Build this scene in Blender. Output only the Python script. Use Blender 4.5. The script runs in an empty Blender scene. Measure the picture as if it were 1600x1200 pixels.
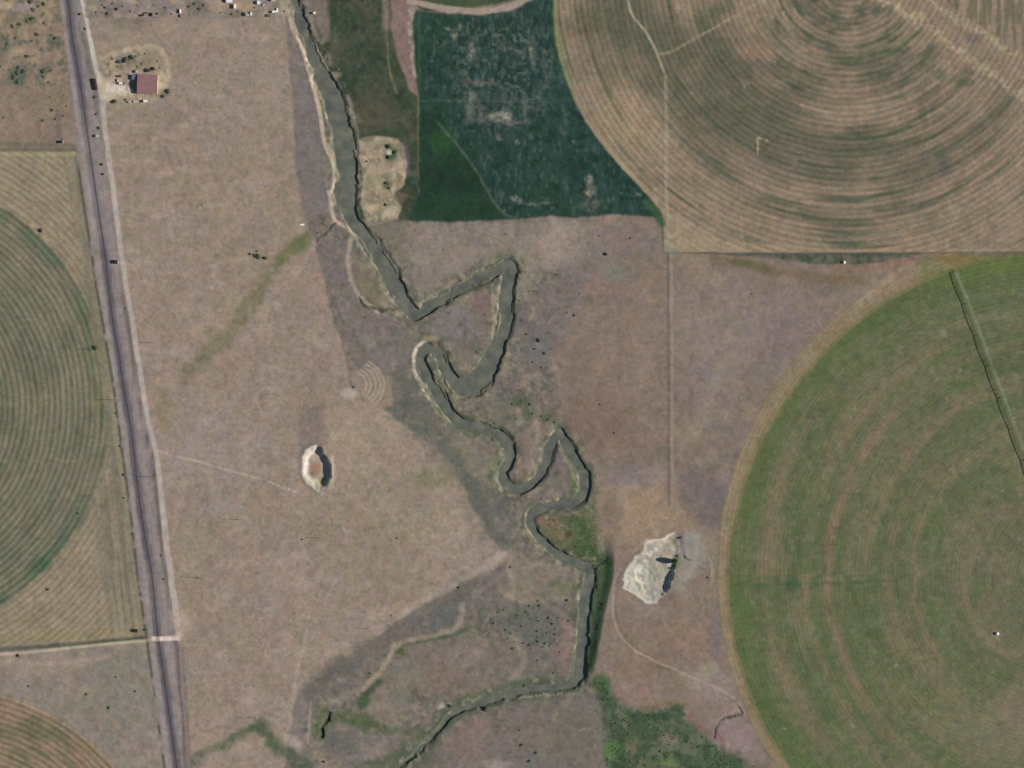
import bpy, bmesh, math, random
import numpy as np
from mathutils import Vector

# ------------------------------------------------------------------ camera, light, exposure
sc = bpy.context.scene
COL = sc.collection
cam_d = bpy.data.cameras.new("camera")
cam = bpy.data.objects.new("camera", cam_d)
COL.objects.link(cam)
CAM_H = 2600.0
cam.location = (0, 0, CAM_H)
cam_d.sensor_width = 36.0
cam_d.lens = 36.0 * CAM_H / 1600.0
cam_d.clip_start = 5.0
cam_d.clip_end = 30000.0
sc.camera = cam

SUN_EL, SUN_AZ = math.radians(24), math.radians(93)      # azimuth clockwise from north (+Y)
world = bpy.data.worlds.new("World")
sc.world = world
world.use_nodes = True
wn = world.node_tree
bg = wn.nodes["Background"]
sky = wn.nodes.new("ShaderNodeTexSky")
sky.sky_type = 'NISHITA'
sky.sun_disc = False
sky.sun_elevation = SUN_EL
sky.sun_rotation = SUN_AZ
sky.air_density = 1.0
sky.dust_density = 0.6
wn.links.new(sky.outputs[0], bg.inputs[0])
bg.inputs[1].default_value = 0.05
sun_d = bpy.data.lights.new("sun", 'SUN')
sun_d.energy = 5.0
sun_d.angle = math.radians(0.5)
sun_d.color = (1.0, 0.945, 0.90)
sun = bpy.data.objects.new("sun", sun_d)
COL.objects.link(sun)
sdir = Vector((math.sin(SUN_AZ) * math.cos(SUN_EL), math.cos(SUN_AZ) * math.cos(SUN_EL), math.sin(SUN_EL)))
sun.rotation_euler = sdir.to_track_quat('Z', 'Y').to_euler()
sun.location = (900, 0, 500)
sc.view_settings.view_transform = 'Standard'
sc.view_settings.look = 'None'
sc.view_settings.exposure = 0.47
sc.view_settings.gamma = 1.0
sc.view_settings.use_curve_mapping = False
sc.render.engine = 'CYCLES'
sc.cycles.use_denoising = True
sc.cycles.max_bounces = 4

KA = 1.0
def L(c, k=KA):
    """sRGB 0-255 of a surface colour -> linear albedo"""
    c = np.asarray(c, float) / 255.0
    return np.where(c <= 0.04045, c / 12.92, ((c + 0.055) / 1.055) ** 2.4) * k

# ------------------------------------------------------------------ the land: one metre is one unit, plan coordinates run
# east (u) and south (v) from the north-west corner of the mapped ground
def axis(lo, hi, step):
    core = np.arange(lo, hi + 0.01, step)
    ext, s, p = [], step, 0.0
    for _ in range(44):
        s *= 1.13
        p += s
        ext.append(p)
    ext = np.array(ext)
    return np.concatenate([lo - ext[::-1], core, core[-1] + ext])
US = axis(-24, 1624, 1.6)
VS = axis(-24, 1224, 1.6)
NU, NV = len(US), len(VS)
U, V = np.meshgrid(US, VS)

rs_cache = {}
def vnoise(x, y, seed):
    if seed not in rs_cache:
        rs_cache[seed] = np.random.RandomState(seed).rand(256, 256).astype(np.float32)
    T = rs_cache[seed]
    xi = np.floor(x).astype(np.int64); yi = np.floor(y).astype(np.int64)
    fx = x - xi; fy = y - yi
    fx = fx * fx * (3 - 2 * fx); fy = fy * fy * (3 - 2 * fy)
    x0 = xi & 255; y0 = yi & 255; x1 = (xi + 1) & 255; y1 = (yi + 1) & 255
    a = T[y0, x0]; b = T[y0, x1]; c = T[y1, x0]; d = T[y1, x1]
    return (a + (b - a) * fx) * (1 - fy) + (c + (d - c) * fx) * fy
def fbm(x, y, scale, seed, octv=3, gain=0.5):
    s = 0; a = 1.0; t = 0
    for k in range(octv):
        s = s + a * vnoise(x / scale * 2 ** k + 17.3 * k, y / scale * 2 ** k + 5.1 * k, seed + k)
        t += a; a *= gain
    return s / t
def sstep(a, b, x):
    t = np.clip((x - a) / (b - a), 0, 1)
    return t * t * (3 - 2 * t)

WU = (fbm(U, V, 24, 901, 3) - .5) + .42 * (fbm(U, V, 6, 905, 2) - .5)
WV = (fbm(U, V, 24, 911, 3) - .5) + .42 * (fbm(U, V, 6, 915, 2) - .5)
ALL = (slice(None), slice(None))
def win(u0, u1, v0, v1):
    i0, i1 = np.searchsorted(US, [u0, u1]); j0, j1 = np.searchsorted(VS, [v0, v1])
    return (slice(max(j0 - 1, 0), j1 + 1), slice(max(i0 - 1, 0), i1 + 1))
def pts_win(P, m):
    P = np.array(P, float)
    return win(P[:, 0].min() - m, P[:, 0].max() + m, P[:, 1].min() - m, P[:, 1].max() + m)
def seg_dist(u, v, P, W=None):
    """distance to a polyline, less half the local width W"""
    best = np.full(u.shape, 1e9)
    for k in range(len(P) - 1):
        ax, ay = P[k][:2]; bx, by = P[k + 1][:2]
        dx, dy = bx - ax, by - ay
        t = np.clip(((u - ax) * dx + (v - ay) * dy) / (dx * dx + dy * dy + 1e-9), 0, 1)
        d = np.hypot(u - ax - t * dx, v - ay - t * dy)
        if W is not None:
            d = d - (W[k] + (W[k + 1] - W[k]) * t) / 2
        best = np.minimum(best, d)
    return best
def poly_sd(u, v, P):
    """signed distance to a closed polygon, positive inside"""
    P = list(P)
    d = seg_dist(u, v, P + [P[0]])
    ins = np.zeros(u.shape, bool)
    n = len(P)
    for k in range(n):
        x1, y1 = P[k]; x2, y2 = P[(k + 1) % n]
        if y1 == y2: continue
        c = ((y1 > v) != (y2 > v)) & (u < (x2 - x1) * (v - y1) / (y2 - y1) + x1)
        ins ^= c
    return np.where(ins, d, -d)

def smooth_path(P, n=6):
    """Catmull-Rom through the points (any number of columns)"""
    P = np.array(P, float)
    Q = np.vstack([2 * P[0] - P[1], P, 2 * P[-1] - P[-2]])
    out = []
    for k in range(1, len(Q) - 2):
        for t in np.linspace(0, 1, n, endpoint=False):
            a, b, c, d = Q[k - 1], Q[k], Q[k + 1], Q[k + 2]
            out.append(.5 * (2 * b + (c - a) * t + (2 * a - 5 * b + 4 * c - d) * t * t + (3 * b - a - 3 * c + d) * t ** 3))
    out.append(P[-1])
    return np.array(out)

# ---- colour painting of the cover of the ground (soil, grass, crop), and its relief
C = np.zeros((NV, NU, 3)); C[:] = L((129, 115, 102))
A = np.zeros((NV, NU))            # how strongly crop rows show
Z = np.zeros((NV, NU))
R = np.zeros((NV, NU), np.int16)  # which piece of ground
def lay(w, m, col, amt=1.0):
    m = (m * amt)[..., None]
    C[w] = C[w] * (1 - m) + L(col) * m
def poly(P, col, amt=1.0, f=3.0, warp=6.0, mott=0.0, seed=1, ms=14):
    w = pts_win(P, 12 + f)
    d = poly_sd(U[w] + WU[w] * warp, V[w] + WV[w] * warp, P)
    m = sstep(-f, f, d)
    if mott:
        m = m * (1 - mott + mott * sstep(.35, .65, fbm(U[w], V[w], ms, seed, 3)))
    lay(w, m, col, amt)
    return w, m
def line(P, wd, col, amt=1.0, f=1.6, warp=3.0, brk=0.0, seed=3, bs=12, sm=True):
    P = np.array(P, float)
    if sm and len(P) > 2: P = smooth_path(P, 4)
    w = pts_win(P, 10 + wd + f)
    d = seg_dist(U[w] + WU[w] * warp, V[w] + WV[w] * warp, P)
    m = 1 - sstep(wd / 2 - f / 2, wd / 2 + f, d)
    if brk:
        m = m * (1 - brk + brk * sstep(.38, .6, fbm(U[w], V[w], bs, seed, 2)))
    lay(w, m, col, amt)
    return w, m
def blob(cx, cy, rx, ry, col, amt=1.0, rot=0.0, warp=8.0, soft=.55, mott=0.0, seed=5, ms=8):
    r = max(rx, ry) * 1.5 + 8
    w = win(cx - r, cx + r, cy - r, cy + r)
    du, dv = U[w] + WU[w] * warp - cx, V[w] + WV[w] * warp - cy
    c, s = math.cos(math.radians(rot)), math.sin(math.radians(rot))
    q = np.hypot((du * c + dv * s) / rx, (-du * s + dv * c) / ry)
    m = 1 - sstep(1 - soft, 1 + soft, q)
    if mott:
        m = m * (1 - mott + mott * sstep(.35, .65, fbm(U[w], V[w], ms, seed, 3)))
    lay(w, m, col, amt)
def region(P, rid):
    w = pts_win(P, 4)
    R[w][poly_sd(U[w], V[w], P) > 0] = rid

(G_PAST, G_WEST, G_FLOOD, G_RAIL, G_ROAD, G_LEFT, G_NE, G_RIGHT, G_DARK, G_BED, G_PIT1, G_PIT2, G_YARD, G_XROAD,
 G_SW, G_SCRUB, G_NORTH, G_MARSH, G_BLUFF, G_SWP) = range(20)

# general variation of the open range
n1 = fbm(U, V, 150, 21, 3); n2 = fbm(U, V, 34, 31, 3); n3 = fbm(U, V, 9, 41, 3)
lay(ALL, sstep(.35, .7, n1), (120, 108, 98), .7)
lay(ALL, sstep(.5, .75, n2), (142, 126, 108), .55)
lay(ALL, sstep(.5, .8, fbm(U, V, 60, 51, 3)), (120, 110, 94), .45)
lay(ALL, sstep(.55, .68, fbm(U, V, 12, 55, 3)), (114, 106, 94), .35)

# ---- west pasture
WESTP = [(133, 27), (447, 27), (452, 90), (459, 150), (464, 250), (474, 330), (490, 372), (505, 430), (516, 480), (528, 520),
         (540, 562), (552, 605), (575, 622), (612, 650), (660, 686), (704, 716), (724, 762), (746, 800), (772, 846), (793, 866), (742, 895), (700, 916),
         (660, 944), (620, 972), (575, 1004), (540, 1028), (500, 1058), (470, 1084), (458, 1110), (452, 1150), (440, 1230), (296, 1230), (278, 1010),
         (262, 880), (240, 700), (215, 560), (190, 400), (170, 250), (158, 150)]
region(WESTP, G_WEST)
w, m = poly(WESTP, (147, 131, 116), 1, 3, 4)
wm = np.zeros_like(Z); wm[w] = m
lay(ALL, wm * sstep(.45, .7, fbm(U, V, 70, 61, 3)), (148, 134, 122), .8)
lay(ALL, wm * sstep(.48, .7, fbm(U, V, 26, 71, 3)), (147, 135, 112), .42)
lay(ALL, wm * sstep(.5, .72, fbm(U, V, 38, 81, 3)), (156, 135, 122), .5)
lay(ALL, wm * sstep(.56, .72, fbm(U, V, 7, 91, 2)), (140, 128, 110), .38)
lay(ALL, wm * sstep(.6, .75, fbm(U / 3, V, 14, 95, 3)), (166, 150, 136), .35)
blob(340, 700, 110, 60, (152, 139, 130), .5, 0, 40)
blob(640, 790, 90, 55, (146, 135, 113), .6, 20, 40, mott=.6, seed=77, ms=18)
blob(560, 860, 60, 50, (143, 128, 108), .5, 0, 40, mott=.7, seed=78, ms=14)
blob(620, 650, 40, 45, (160, 144, 124), .6, 30, 20)
blob(700, 840, 45, 30, (160, 146, 130), .5, -30, 20)
blob(487, 672, 22, 46, (124, 112, 107), .75, 4, 10)
blob(482, 590, 14, 36, (140, 125, 114), .6, 20, 10)
blob(545, 700, 40, 60, (160, 144, 122), .6, 0, 20)
blob(505, 822, 26, 14, (128, 124, 96), .6, 0, 12, mott=.5, seed=12)
blob(680, 748, 42, 12, (112, 116, 86), .65, 0, 12, mott=.4, seed=14)
blob(258, 640, 14, 34, (138, 128, 96), .7, 0, 10)
blob(300, 860, 40, 60, (146, 134, 114), .6, 10, 20, mott=.4, seed=15)
blob(350, 790, 30, 12, (150, 142, 136), .5)
line([(481, 368), (460, 390), (436, 410), (414, 436), (396, 470), (372, 502), (338, 540), (300, 578), (284, 592)], 19, (114, 112, 84), .72, 8, 18, brk=.35, seed=33)
line([(480, 368), (462, 386), (440, 404)], 16, (108, 112, 76), .75, 5, 8, brk=.2)
blob(466, 380, 16, 9, (104, 110, 74), .6, -50)
for p in ((470, 790), (480, 1060)): pass
line([(243, 703), (268, 711), (330, 727), (400, 747), (462, 768)], 3.2, (178, 163, 148), .6, 1.6, 3)
line([(484, 960), (476, 1000), (466, 1040), (460, 1080), (456, 1150)], 5, (168, 155, 140), .6, 3, 4, brk=.4)
line([(470, 790), (474, 860), (480, 960)], 3, (165, 150, 134), .35, 3, 4, brk=.5)
line([(300, 40), (300, 200), (306, 330)], 2, (143, 130, 112), .4, 2, 6, brk=.6)
line([(505, 430), (528, 520), (541, 565)], 6, (163, 141, 118), .5, 3, 2)
line([(507, 430), (531, 520), (545, 575), (552, 606)], 2, (112, 98, 88), .55, 2, 2)
for (a, b, r_) in ((215, 25, 30), (180, 30, 26), (205, 38, 20)):
    blob(a, b, r_, 12, (118, 112, 100), .5, 0, 20, mott=.5, seed=int(a))
blob(250, 42, 20, 8, (158, 140, 120), .6)

tr = np.random.RandomState(11)
for k in range(26):
    a_, b_, an = tr.uniform(270, 700), tr.uniform(80, 1080), tr.uniform(0, 3.14)
    pts = [(a_ + q_ * math.cos(an + .12 * math.sin(q_ / 14 + k)) , b_ + q_ * math.sin(an + .12 * math.sin(q_ / 14 + k))) for q_ in np.linspace(-30 - 20 * tr.rand(), 50, 7)]
    if 0 < min(p[0] for p in pts) and poly_sd(np.array([p[0] for p in pts]), np.array([p[1] for p in pts]), WESTP).min() > 6:
        line(pts, 1.6 + 2 * tr.rand(), ((128, 116, 100), (164, 149, 133))[k % 2], .3, 2.5, 6, brk=.5, seed=60 + k)
WZ = poly_sd(U, V, WESTP) > 3
C[WZ] *= .95
lay(ALL, WZ * sstep(.66, .76, fbm(U, V, 4, 97, 2)), (122, 112, 94), .45)
# ---- river flood plain
FLOOD = [(430, -40), (447, 27), (452, 90), (459, 150), (464, 250), (474, 330), (490, 372), (505, 430), (516, 480), (528, 520),
         (540, 562), (552, 605), (575, 622), (612, 650), (660, 686), (704, 716), (724, 762), (746, 800), (772, 846), (793, 866), (742, 895), (700, 916),
         (620, 972), (540, 1028), (470, 1084), (458, 1110), (452, 1150), (446, 1230), (945, 1230), (946, 1062), (925, 1062), (958, 900), (935, 800),
         (925, 740), (900, 690), (870, 600), (850, 540), (900, 480), (930, 400), (930, 340), (640, 344), (556, 344), (530, 130), (470, -40)]
region(FLOOD, G_FLOOD)
w, m = poly(FLOOD, (113, 106, 99), .95, 4, 8)
fm = np.zeros_like(Z); fm[w] = m
lay(ALL, fm * sstep(.45, .7, fbm(U, V, 45, 101, 3)), (102, 101, 92), .7)
lay(ALL, fm * sstep(.5, .72, fbm(U, V, 24, 111, 3)), (122, 108, 100), .5)
lay(ALL, fm * sstep(.5, .72, fbm(U, V, 12, 121, 3)), (128, 120, 102), .45)
lay(ALL, fm * sstep(.52, .66, fbm(U, V, 7, 125, 3)), (82, 86, 74), .55)
lay(ALL, fm * sstep(.58, .7, fbm(U, V, 6, 128, 2)), (146, 134, 118), .4)
poly([(447, 27), (459, 150), (464, 250), (474, 335), (515, 335), (510, 250), (490, 160), (460, 60)], (119, 111, 106), .8, 3, 3)
line([(449, 30), (460, 150), (465, 250), (475, 330), (492, 372), (507, 430)], 5, (118, 107, 102), .5, 4, 2)
poly([(500, 372), (560, 400), (560, 470), (640, 520), (640, 590), (560, 590), (530, 520)], (121, 111, 106), .7, 8, 12, mott=.3)
poly([(600, 585), (650, 575), (690, 650), (740, 690), (775, 750), (800, 800), (800, 860), (770, 850), (740, 790), (715, 740), (660, 690), (612, 648)], (96, 98, 88), .85, 24, 34, mott=.45, seed=9)
line([(700, 712), (735, 760), (752, 795)], 16, (94, 100, 88), .6, 8, 8)
poly([(690, 670), (760, 690), (770, 760), (735, 740)], (130, 122, 104), .7, 7, 14, mott=.3)
poly([(650, 500), (690, 480), (770, 450), (770, 540), (720, 600), (705, 590), (690, 550)], (116, 108, 99), .8, 5, 8, mott=.5, seed=23, ms=9)
blob(752, 470, 15, 18, (132, 104, 98), .6, 20)
blob(712, 500, 30, 26, (130, 118, 116), .6)
blob(722, 566, 20, 16, (126, 116, 98), .7, 0, 10, mott=.4)
line([(769, 445), (771, 490), (770, 534)], 3, (148, 140, 112), .8)
line([(700, 560), (703, 580), (718, 592), (738, 590)], 3, (152, 136, 108), .6, 2, 3)
blob(720, 622, 60, 8, (120, 112, 96), .5)
blob(800, 645, 46, 22, (110, 108, 92), .75, 0, 16, mott=.4, seed=19)
blob(822, 636, 14, 20, (82, 92, 76), .6, 0, 10, mott=.3, seed=20)
blob(850, 655, 14, 7, (72, 86, 58), .8, 20, 6)
line([(810, 640), (811, 660)], 8, (150, 136, 122), .7, 4)
poly([(795, 690), (835, 660), (862, 660), (850, 700), (838, 735), (812, 755), (802, 735)], (139, 120, 110), .85, 4, 6, mott=.3)
line([(838, 660), (842, 700), (832, 730), (822, 748)], 7, (150, 136, 114), .6, 3, 5)
blob(812, 700, 9, 12, (146, 116, 112), .6)
poly([(869, 692), (905, 745), (903, 778), (850, 786), (815, 776), (845, 750), (862, 715)], (118, 106, 104), .8, 4, 5)
line([(880, 705), (893, 735), (900, 765)], 8, (104, 116, 76), .8, 3, 4)
blob(896, 765, 8, 12, (78, 100, 58), .8)
line([(862, 781), (905, 777)], 4, (138, 132, 116), .7)
line([(874, 700), (890, 728), (903, 760)], 3, (145, 136, 112), .6)
line([(784, 700), (770, 725), (762, 745), (775, 765)], 8, (132, 128, 104), .6, 4, 6, brk=.3)
line([(778, 715), (768, 740)], 7, (96, 112, 74), .7, 4, 5)
line([(775, 698), (790, 712)], 4, (150, 140, 118), .6, 2, 4)
# green wedge on the east bank
poly([(843, 806), (900, 800), (928, 778), (936, 800), (938, 850), (948, 900), (926, 895), (880, 866), (850, 838)], (84, 96, 64), .92, 5, 10, mott=.3, seed=8, ms=8)
blob(858, 815, 20, 10, (136, 106, 86), .75, 15, 10, mott=.3)
blob(868, 832, 18, 10, (120, 104, 78), .7, 30, 8)
blob(914, 822, 18, 22, (66, 90, 52), .8, 0, 12, mott=.3)
blob(918, 862, 22, 16, (60, 86, 50), .8, 20, 10, mott=.2)
line([(868, 855), (885, 868), (905, 873), (928, 872)], 4, (146, 136, 110), .8, 2, 3)
blob(890, 834, 4, 5, (70, 60, 48), .6)
# valley inside the lower bends
poly([(798, 860), (860, 880), (905, 900), (900, 930), (840, 945), (790, 935)], (138, 126, 108), .8, 5, 12, mott=.3)
blob(880, 918, 24, 14, (104, 108, 82), .75, 0, 12, mott=.4, seed=51)
line([(776, 915), (800, 938), (845, 943), (880, 958)], 7, (154, 142, 118), .65, 4, 6, brk=.3)
line([(797, 890), (802, 915), (800, 935)], 6, (150, 140, 116), .6, 4, 6)
poly([(765, 940), (895, 945), (897, 1065), (830, 1060), (790, 1020)], (114, 107, 99), .8, 8, 16, mott=.3)
blob(885, 1010, 14, 50, (136, 112, 106), .7, 0, 8)
blob(832, 975, 46, 34, (98, 100, 90), .8, 0, 20, mott=.5, seed=53, ms=7)
line([(800, 992), (814, 1015), (817, 1038), (800, 1062)], 9, (140, 131, 112), .7, 5, 6)
poly([(620, 1010), (720, 990), (790, 1000), (810, 1040), (780, 1080), (700, 1095), (650, 1080), (600, 1100), (580, 1080)], (122, 111, 100), .75, 8, 18, mott=.4)
blob(690, 1060, 30, 24, (132, 112, 100), .6, 20, 20, mott=.4)
blob(722, 1022, 34, 14, (140, 124, 116), .6, 0, 16)
blob(628, 1060, 24, 30, (124, 120, 106), .7, 20, 16, mott=.3)
blob(600, 1112, 40, 18, (140, 128, 112), .6, 0, 14)
line([(480, 1092), (520, 1052), (560, 1028), (620, 988), (700, 934), (770, 886)], 24, (108, 102, 94), .8, 14, 30, brk=.25, bs=16)
line([(480, 1070), (530, 1040)], 10, (98, 96, 92), .6, 6, 8, brk=.4)
line([(500, 1068), (570, 1030)], 8, (96, 94, 90), .5, 5, 8, brk=.5)
blob(700, 960, 40, 16, (100, 101, 95), .85, -32, 14)
blob(760, 920, 34, 14, (112, 104, 100), .7, -40, 12)
line([(624, 962), (660, 940), (700, 920), (745, 893), (788, 866)], 8, (168, 154, 138), .6, 5, 5, brk=.3)
blob(770, 880, 24, 9, (166, 154, 140), .6, -30)
line([(800, 862), (796, 885), (775, 905), (740, 930)], 5, (142, 124, 116), .5, 4, 6)
line([(722, 945), (720, 968), (706, 984), (664, 996), (640, 1000), (622, 1010)], 6, (152, 138, 122), .7, 4, 8, brk=.2)
line([(617, 1006), (608, 1026), (598, 1042), (582, 1062), (566, 1074)], 5.5, (158, 144, 121), .85, 3.5, 9, brk=.15)
line([(560, 1074), (530, 1090), (505, 1098)], 7, (148, 135, 119), .5, 5, 10, brk=.4)
line([(728, 984), (700, 995), (664, 1003), (636, 1009), (624, 1018)], 4.5, (76, 88, 60), .8, 3, 8, brk=.35)
blob(627, 1018, 7, 6, (74, 90, 54), .9)
line([(592, 1064), (580, 1076), (570, 1086), (568, 1104)], 8, (64, 80, 60), .85, 5, 10)
blob(570, 1096, 10, 12, (66, 88, 62), .8)
poly([(488, 1140), (490, 1112), (505, 1102), (520, 1110), (550, 1110), (575, 1118), (600, 1134), (665, 1137), (640, 1148), (570, 1143), (536, 1128), (520, 1128), (508, 1150), (498, 1156)], (76, 92, 58), .85, 6, 12, mott=.35, ms=8)
line([(484, 1098), (483, 1120), (481, 1160)], 3, (158, 144, 124), .7, 2, 6, brk=.35)
line([(470, 1090), (465, 1150)], 12, (126, 114, 110), .6, 5, 5)
poly([(510, 1140), (560, 1148), (640, 1155), (600, 1200), (560, 1230), (500, 1170)], (120, 112, 104), .7, 8, 12, mott=.2)
blob(530, 1160, 26, 18, (96, 98, 92), .7, 20, 14, mott=.3)
blob(585, 1180, 20, 16, (142, 126, 118), .6)
poly([(690, 1112), (720, 1120), (700, 1160), (660, 1215), (560, 1215), (600, 1180), (640, 1150)], (84, 92, 72), .85, 10, 20, mott=.35, seed=27, ms=9)
blob(640, 1185, 26, 20, (98, 104, 84), .6, -30, 16, mott=.4)
line([(560, 1200), (600, 1185), (640, 1175)], 9, (76, 88, 62), .7, 6, 14, brk=.4)
line([(660, 1150), (640, 1175), (610, 1200)], 24, (92, 100, 80), .6, 8, 12, brk=.4)
line([(850, 1062), (812, 1066), (775, 1078), (720, 1096)], 9, (82, 94, 68), .85, 5, 8, brk=.3)
line([(862, 1094), (800, 1101), (750, 1112), (735, 1122)], 9, (104, 102, 90), .8, 5, 6, brk=.3)
blob(892, 1081, 10, 4, (190, 178, 164), .9, 10, 2)
for k in range(14):
    blob(790 + k * 6.2, 1092 - k * .55, 1.8, 1.8, (176, 164, 150), .75, 0, 2)
blob(690, 1105, 6, 4, (182, 170, 156), .8)
poly([(700, 1130), (760, 1110), (920, 1090), (948, 1100), (950, 1230), (640, 1230)], (116, 106, 98), .8, 8, 18, mott=.4)
blob(900, 1150, 45, 50, (112, 108, 94), .7, 0, 20, mott=.3)
blob(735, 1160, 30, 40, (134, 114, 106), .6, 20, 20)
blob(840, 1190, 24, 20, (104, 104, 96), .6)
blob(775, 1195, 24, 8, (158, 146, 134), .6)
line([(300, 1192), (322, 1174), (352, 1162), (380, 1146), (398, 1138), (416, 1146), (432, 1164)], 11, (82, 94, 70), .85, 7, 14, brk=.35, seed=44)
line([(405, 1136), (425, 1156), (445, 1176), (480, 1196)], 18, (76, 90, 68), .8, 8, 18, brk=.4, seed=8)
line([(480, 1150), (500, 1180), (530, 1215)], 10, (150, 134, 112), .5, 5, 8)
poly([(310, 1200), (350, 1172), (400, 1160), (440, 1195), (440, 1240), (300, 1240)], (148, 134, 118), .7, 5, 8)
blob(458, 1160, 16, 12, (174, 162, 148), .6, 20, 14, mott=.4)
for (a, b, rx, ry, rot) in ((812, 628, 14, 7, 20), (828, 640, 9, 12, 0), (850, 652, 13, 7, 10), (866, 660, 8, 5, 30), (800, 650, 12, 5, -10), (770, 662, 16, 4, 20), (790, 672, 10, 4, 40), (872, 740, 5, 12, -15), (925, 745, 7, 14, 0),
                            (736, 655, 14, 4, 10), (778, 706, 5, 9, 10), (764, 742, 4, 10, 0), (700, 474, 12, 3, -25), (742, 452, 14, 3, -25), (688, 536, 12, 5, 0), (664, 522, 10, 4, 0), (935, 830, 7, 24, 0), (946, 870, 6, 14, 0)):
    blob(a, b, rx, ry, (70, 84, 60), .75, rot, 14, .7, mott=.3, seed=int(a) % 50 + 200, ms=5)
    blob(a + rx, b + ry, rx * .6, ry * .7, (142, 132, 108), .5, rot, 14, .8, mott=.3, seed=int(a) % 50 + 250, ms=5)
# patchy scrub, damp hollows and bare scars that break up the flood plain
fr = np.random.RandomState(23)
FPZ = [(560, 380), (640, 350), (925, 345), (930, 400), (900, 470), (850, 540), (880, 650), (925, 740), (935, 880), (900, 1060), (946, 1100), (946, 1200), (500, 1200), (470, 1095), (620, 995), (790, 880), (735, 740), (640, 650), (560, 600), (520, 480)]
for k in range(70):                                   # rank growth on the ground east of the loops
    a, b = fr.normal(838, 34), fr.normal(545, 60)
    blob(a, b, fr.uniform(3, 9), fr.uniform(2, 7), ((92, 96, 84), (80, 86, 76), (142, 130, 116), (104, 98, 98))[k % 4], fr.uniform(.35, .7), fr.uniform(0, 180), 16, .8, mott=.4, seed=300 + k % 9, ms=5)
pu, pv = fr.uniform(470, 946, 900), fr.uniform(345, 1200, 900)
okp = poly_sd(pu, pv, FPZ) > 4
for k, (a, b) in enumerate(zip(pu[okp][:330], pv[okp][:330])):
    c_ = ((84, 90, 76), (146, 134, 116), (96, 98, 88), (132, 110, 102), (104, 108, 82), (90, 88, 84))[k % 6]
    blob(a, b, fr.uniform(2.5, 11), fr.uniform(2, 6), c_, fr.uniform(.25, .65), fr.uniform(0, 180), 16, .8, mott=.4, seed=90 + k % 9, ms=5)
for k, (a, b) in enumerate(zip(pu[okp][330:400], pv[okp][330:400])):
    an = fr.uniform(0, 3.14); ln = fr.uniform(12, 34)
    pts = [(a + q_ * math.cos(an + q_ / 40), b + q_ * math.sin(an + q_ / 40)) for q_ in np.linspace(-ln / 2, ln / 2, 5)]
    line(pts, fr.uniform(1.5, 3.5), ((86, 88, 78), (152, 138, 118), (98, 100, 82))[k % 3], .45, 2, 10, brk=.5, seed=70 + k % 9)
for k in range(60):                                   # undergrowth beneath the scattered clump
    blob(fr.uniform(765, 880), fr.uniform(935, 1012), fr.uniform(2, 5), fr.uniform(1.5, 4), ((82, 86, 74), (98, 102, 90))[k % 2], .6, fr.uniform(0, 180), 12, .8)
poly([(548, 580), (590, 574), (612, 590), (614, 636), (590, 640), (560, 622)], (142, 128, 112), .8, 5, 6)
for k, r_ in enumerate((24, 31, 38, 45, 51)):                       # furrows left by turning machinery at the field corner
    line([(549 + r_ * math.cos(t), 602 + r_ * .86 * math.sin(t)) for t in np.linspace(-1.0, .75, 9)], 2.6, (168, 153, 135), .75, 1.5, 2, brk=.2, seed=k)
blob(548, 616, 12, 8, (176, 162, 148), .7)
# bright bank sand on the west side of the upper reach
line([(447, 5), (455, 35), (463, 55), (470, 68), (480, 100), (491, 140), (499, 175), (504, 210), (511, 235), (521, 255), (523, 285), (517, 305)], 5, (184, 168, 146), .9, 2, 3)
line([(512, 228), (520, 248), (522, 262)], 7, (150, 150, 112), .5, 3, 4)
line([(514, 300), (517, 322), (524, 345), (540, 354), (555, 368), (562, 384)], 5, (180, 165, 144), .85, 2, 3)
line([(550, 374), (545, 400), (548, 436), (558, 458), (574, 477), (592, 487)], 5.5, (164, 150, 129), .85, 3, 6, brk=.12)
line([(597, 470), (612, 484), (628, 496)], 6, (168, 154, 132), .8, 3, 3)
poly([(556, 385), (575, 400), (600, 440), (618, 478), (590, 480), (565, 455), (553, 420)], (126, 117, 96), .85, 4, 6, mott=.4)
blob(590, 452, 12, 10, (96, 104, 76), .5)
line([(560, 376), (563, 398), (570, 412)], 5, (96, 98, 88), .6, 3, 4)
line([(664, 534), (652, 543), (646, 560), (649, 585), (660, 606), (675, 630), (686, 645)], 4.4, (184, 172, 154), .9, 1.6, 2)
line([(680, 634), (688, 648), (700, 660)], 6, (158, 154, 96), .75, 3, 4)
blob(672, 528, 12, 6, (148, 140, 104), .6)
line([(666, 560), (668, 580), (690, 610), (706, 632)], 4, (150, 132, 112), .8, 2, 2)

# ---- ground north of the pasture junction
NORTH = [(470, -60), (520, -60), (866, -60), (866, -20), (820, 0), (650, 20), (655, 345), (556, 344), (562, 280), (545, 160), (500, 70)]
region(NORTH, G_NORTH)
w, m = poly(NORTH, (66, 74, 58), .97, 4, 6)
nm = np.zeros_like(Z); nm[w] = m
lay(ALL, nm * sstep(.42, .66, fbm(U, V, 26, 131, 4)), (50, 66, 48), .8)
lay(ALL, nm * sstep(.5, .72, fbm(U, V, 18, 141, 3)), (84, 84, 68), .6)
lay(ALL, nm * sstep(.5, .7, fbm(U, V, 7, 145, 3)), (80, 86, 74), .4)
lay(ALL, nm * sstep(.55, .7, fbm(U, V, 9, 148, 3)), (46, 58, 50), .5)
poly([(474, -20), (512, -20), (516, 60), (505, 70), (490, 30)], (124, 112, 102), .9, 5, 6, mott=.2)
blob(523, 75, 8, 26, (96, 96, 76), .5)
blob(585, 175, 30, 30, (86, 82, 68), .7, 0, 20, mott=.3)
line([(544, 150), (551, 175), (556, 200), (562, 230)], 4, (142, 134, 120), .5, 3, 3)
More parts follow.
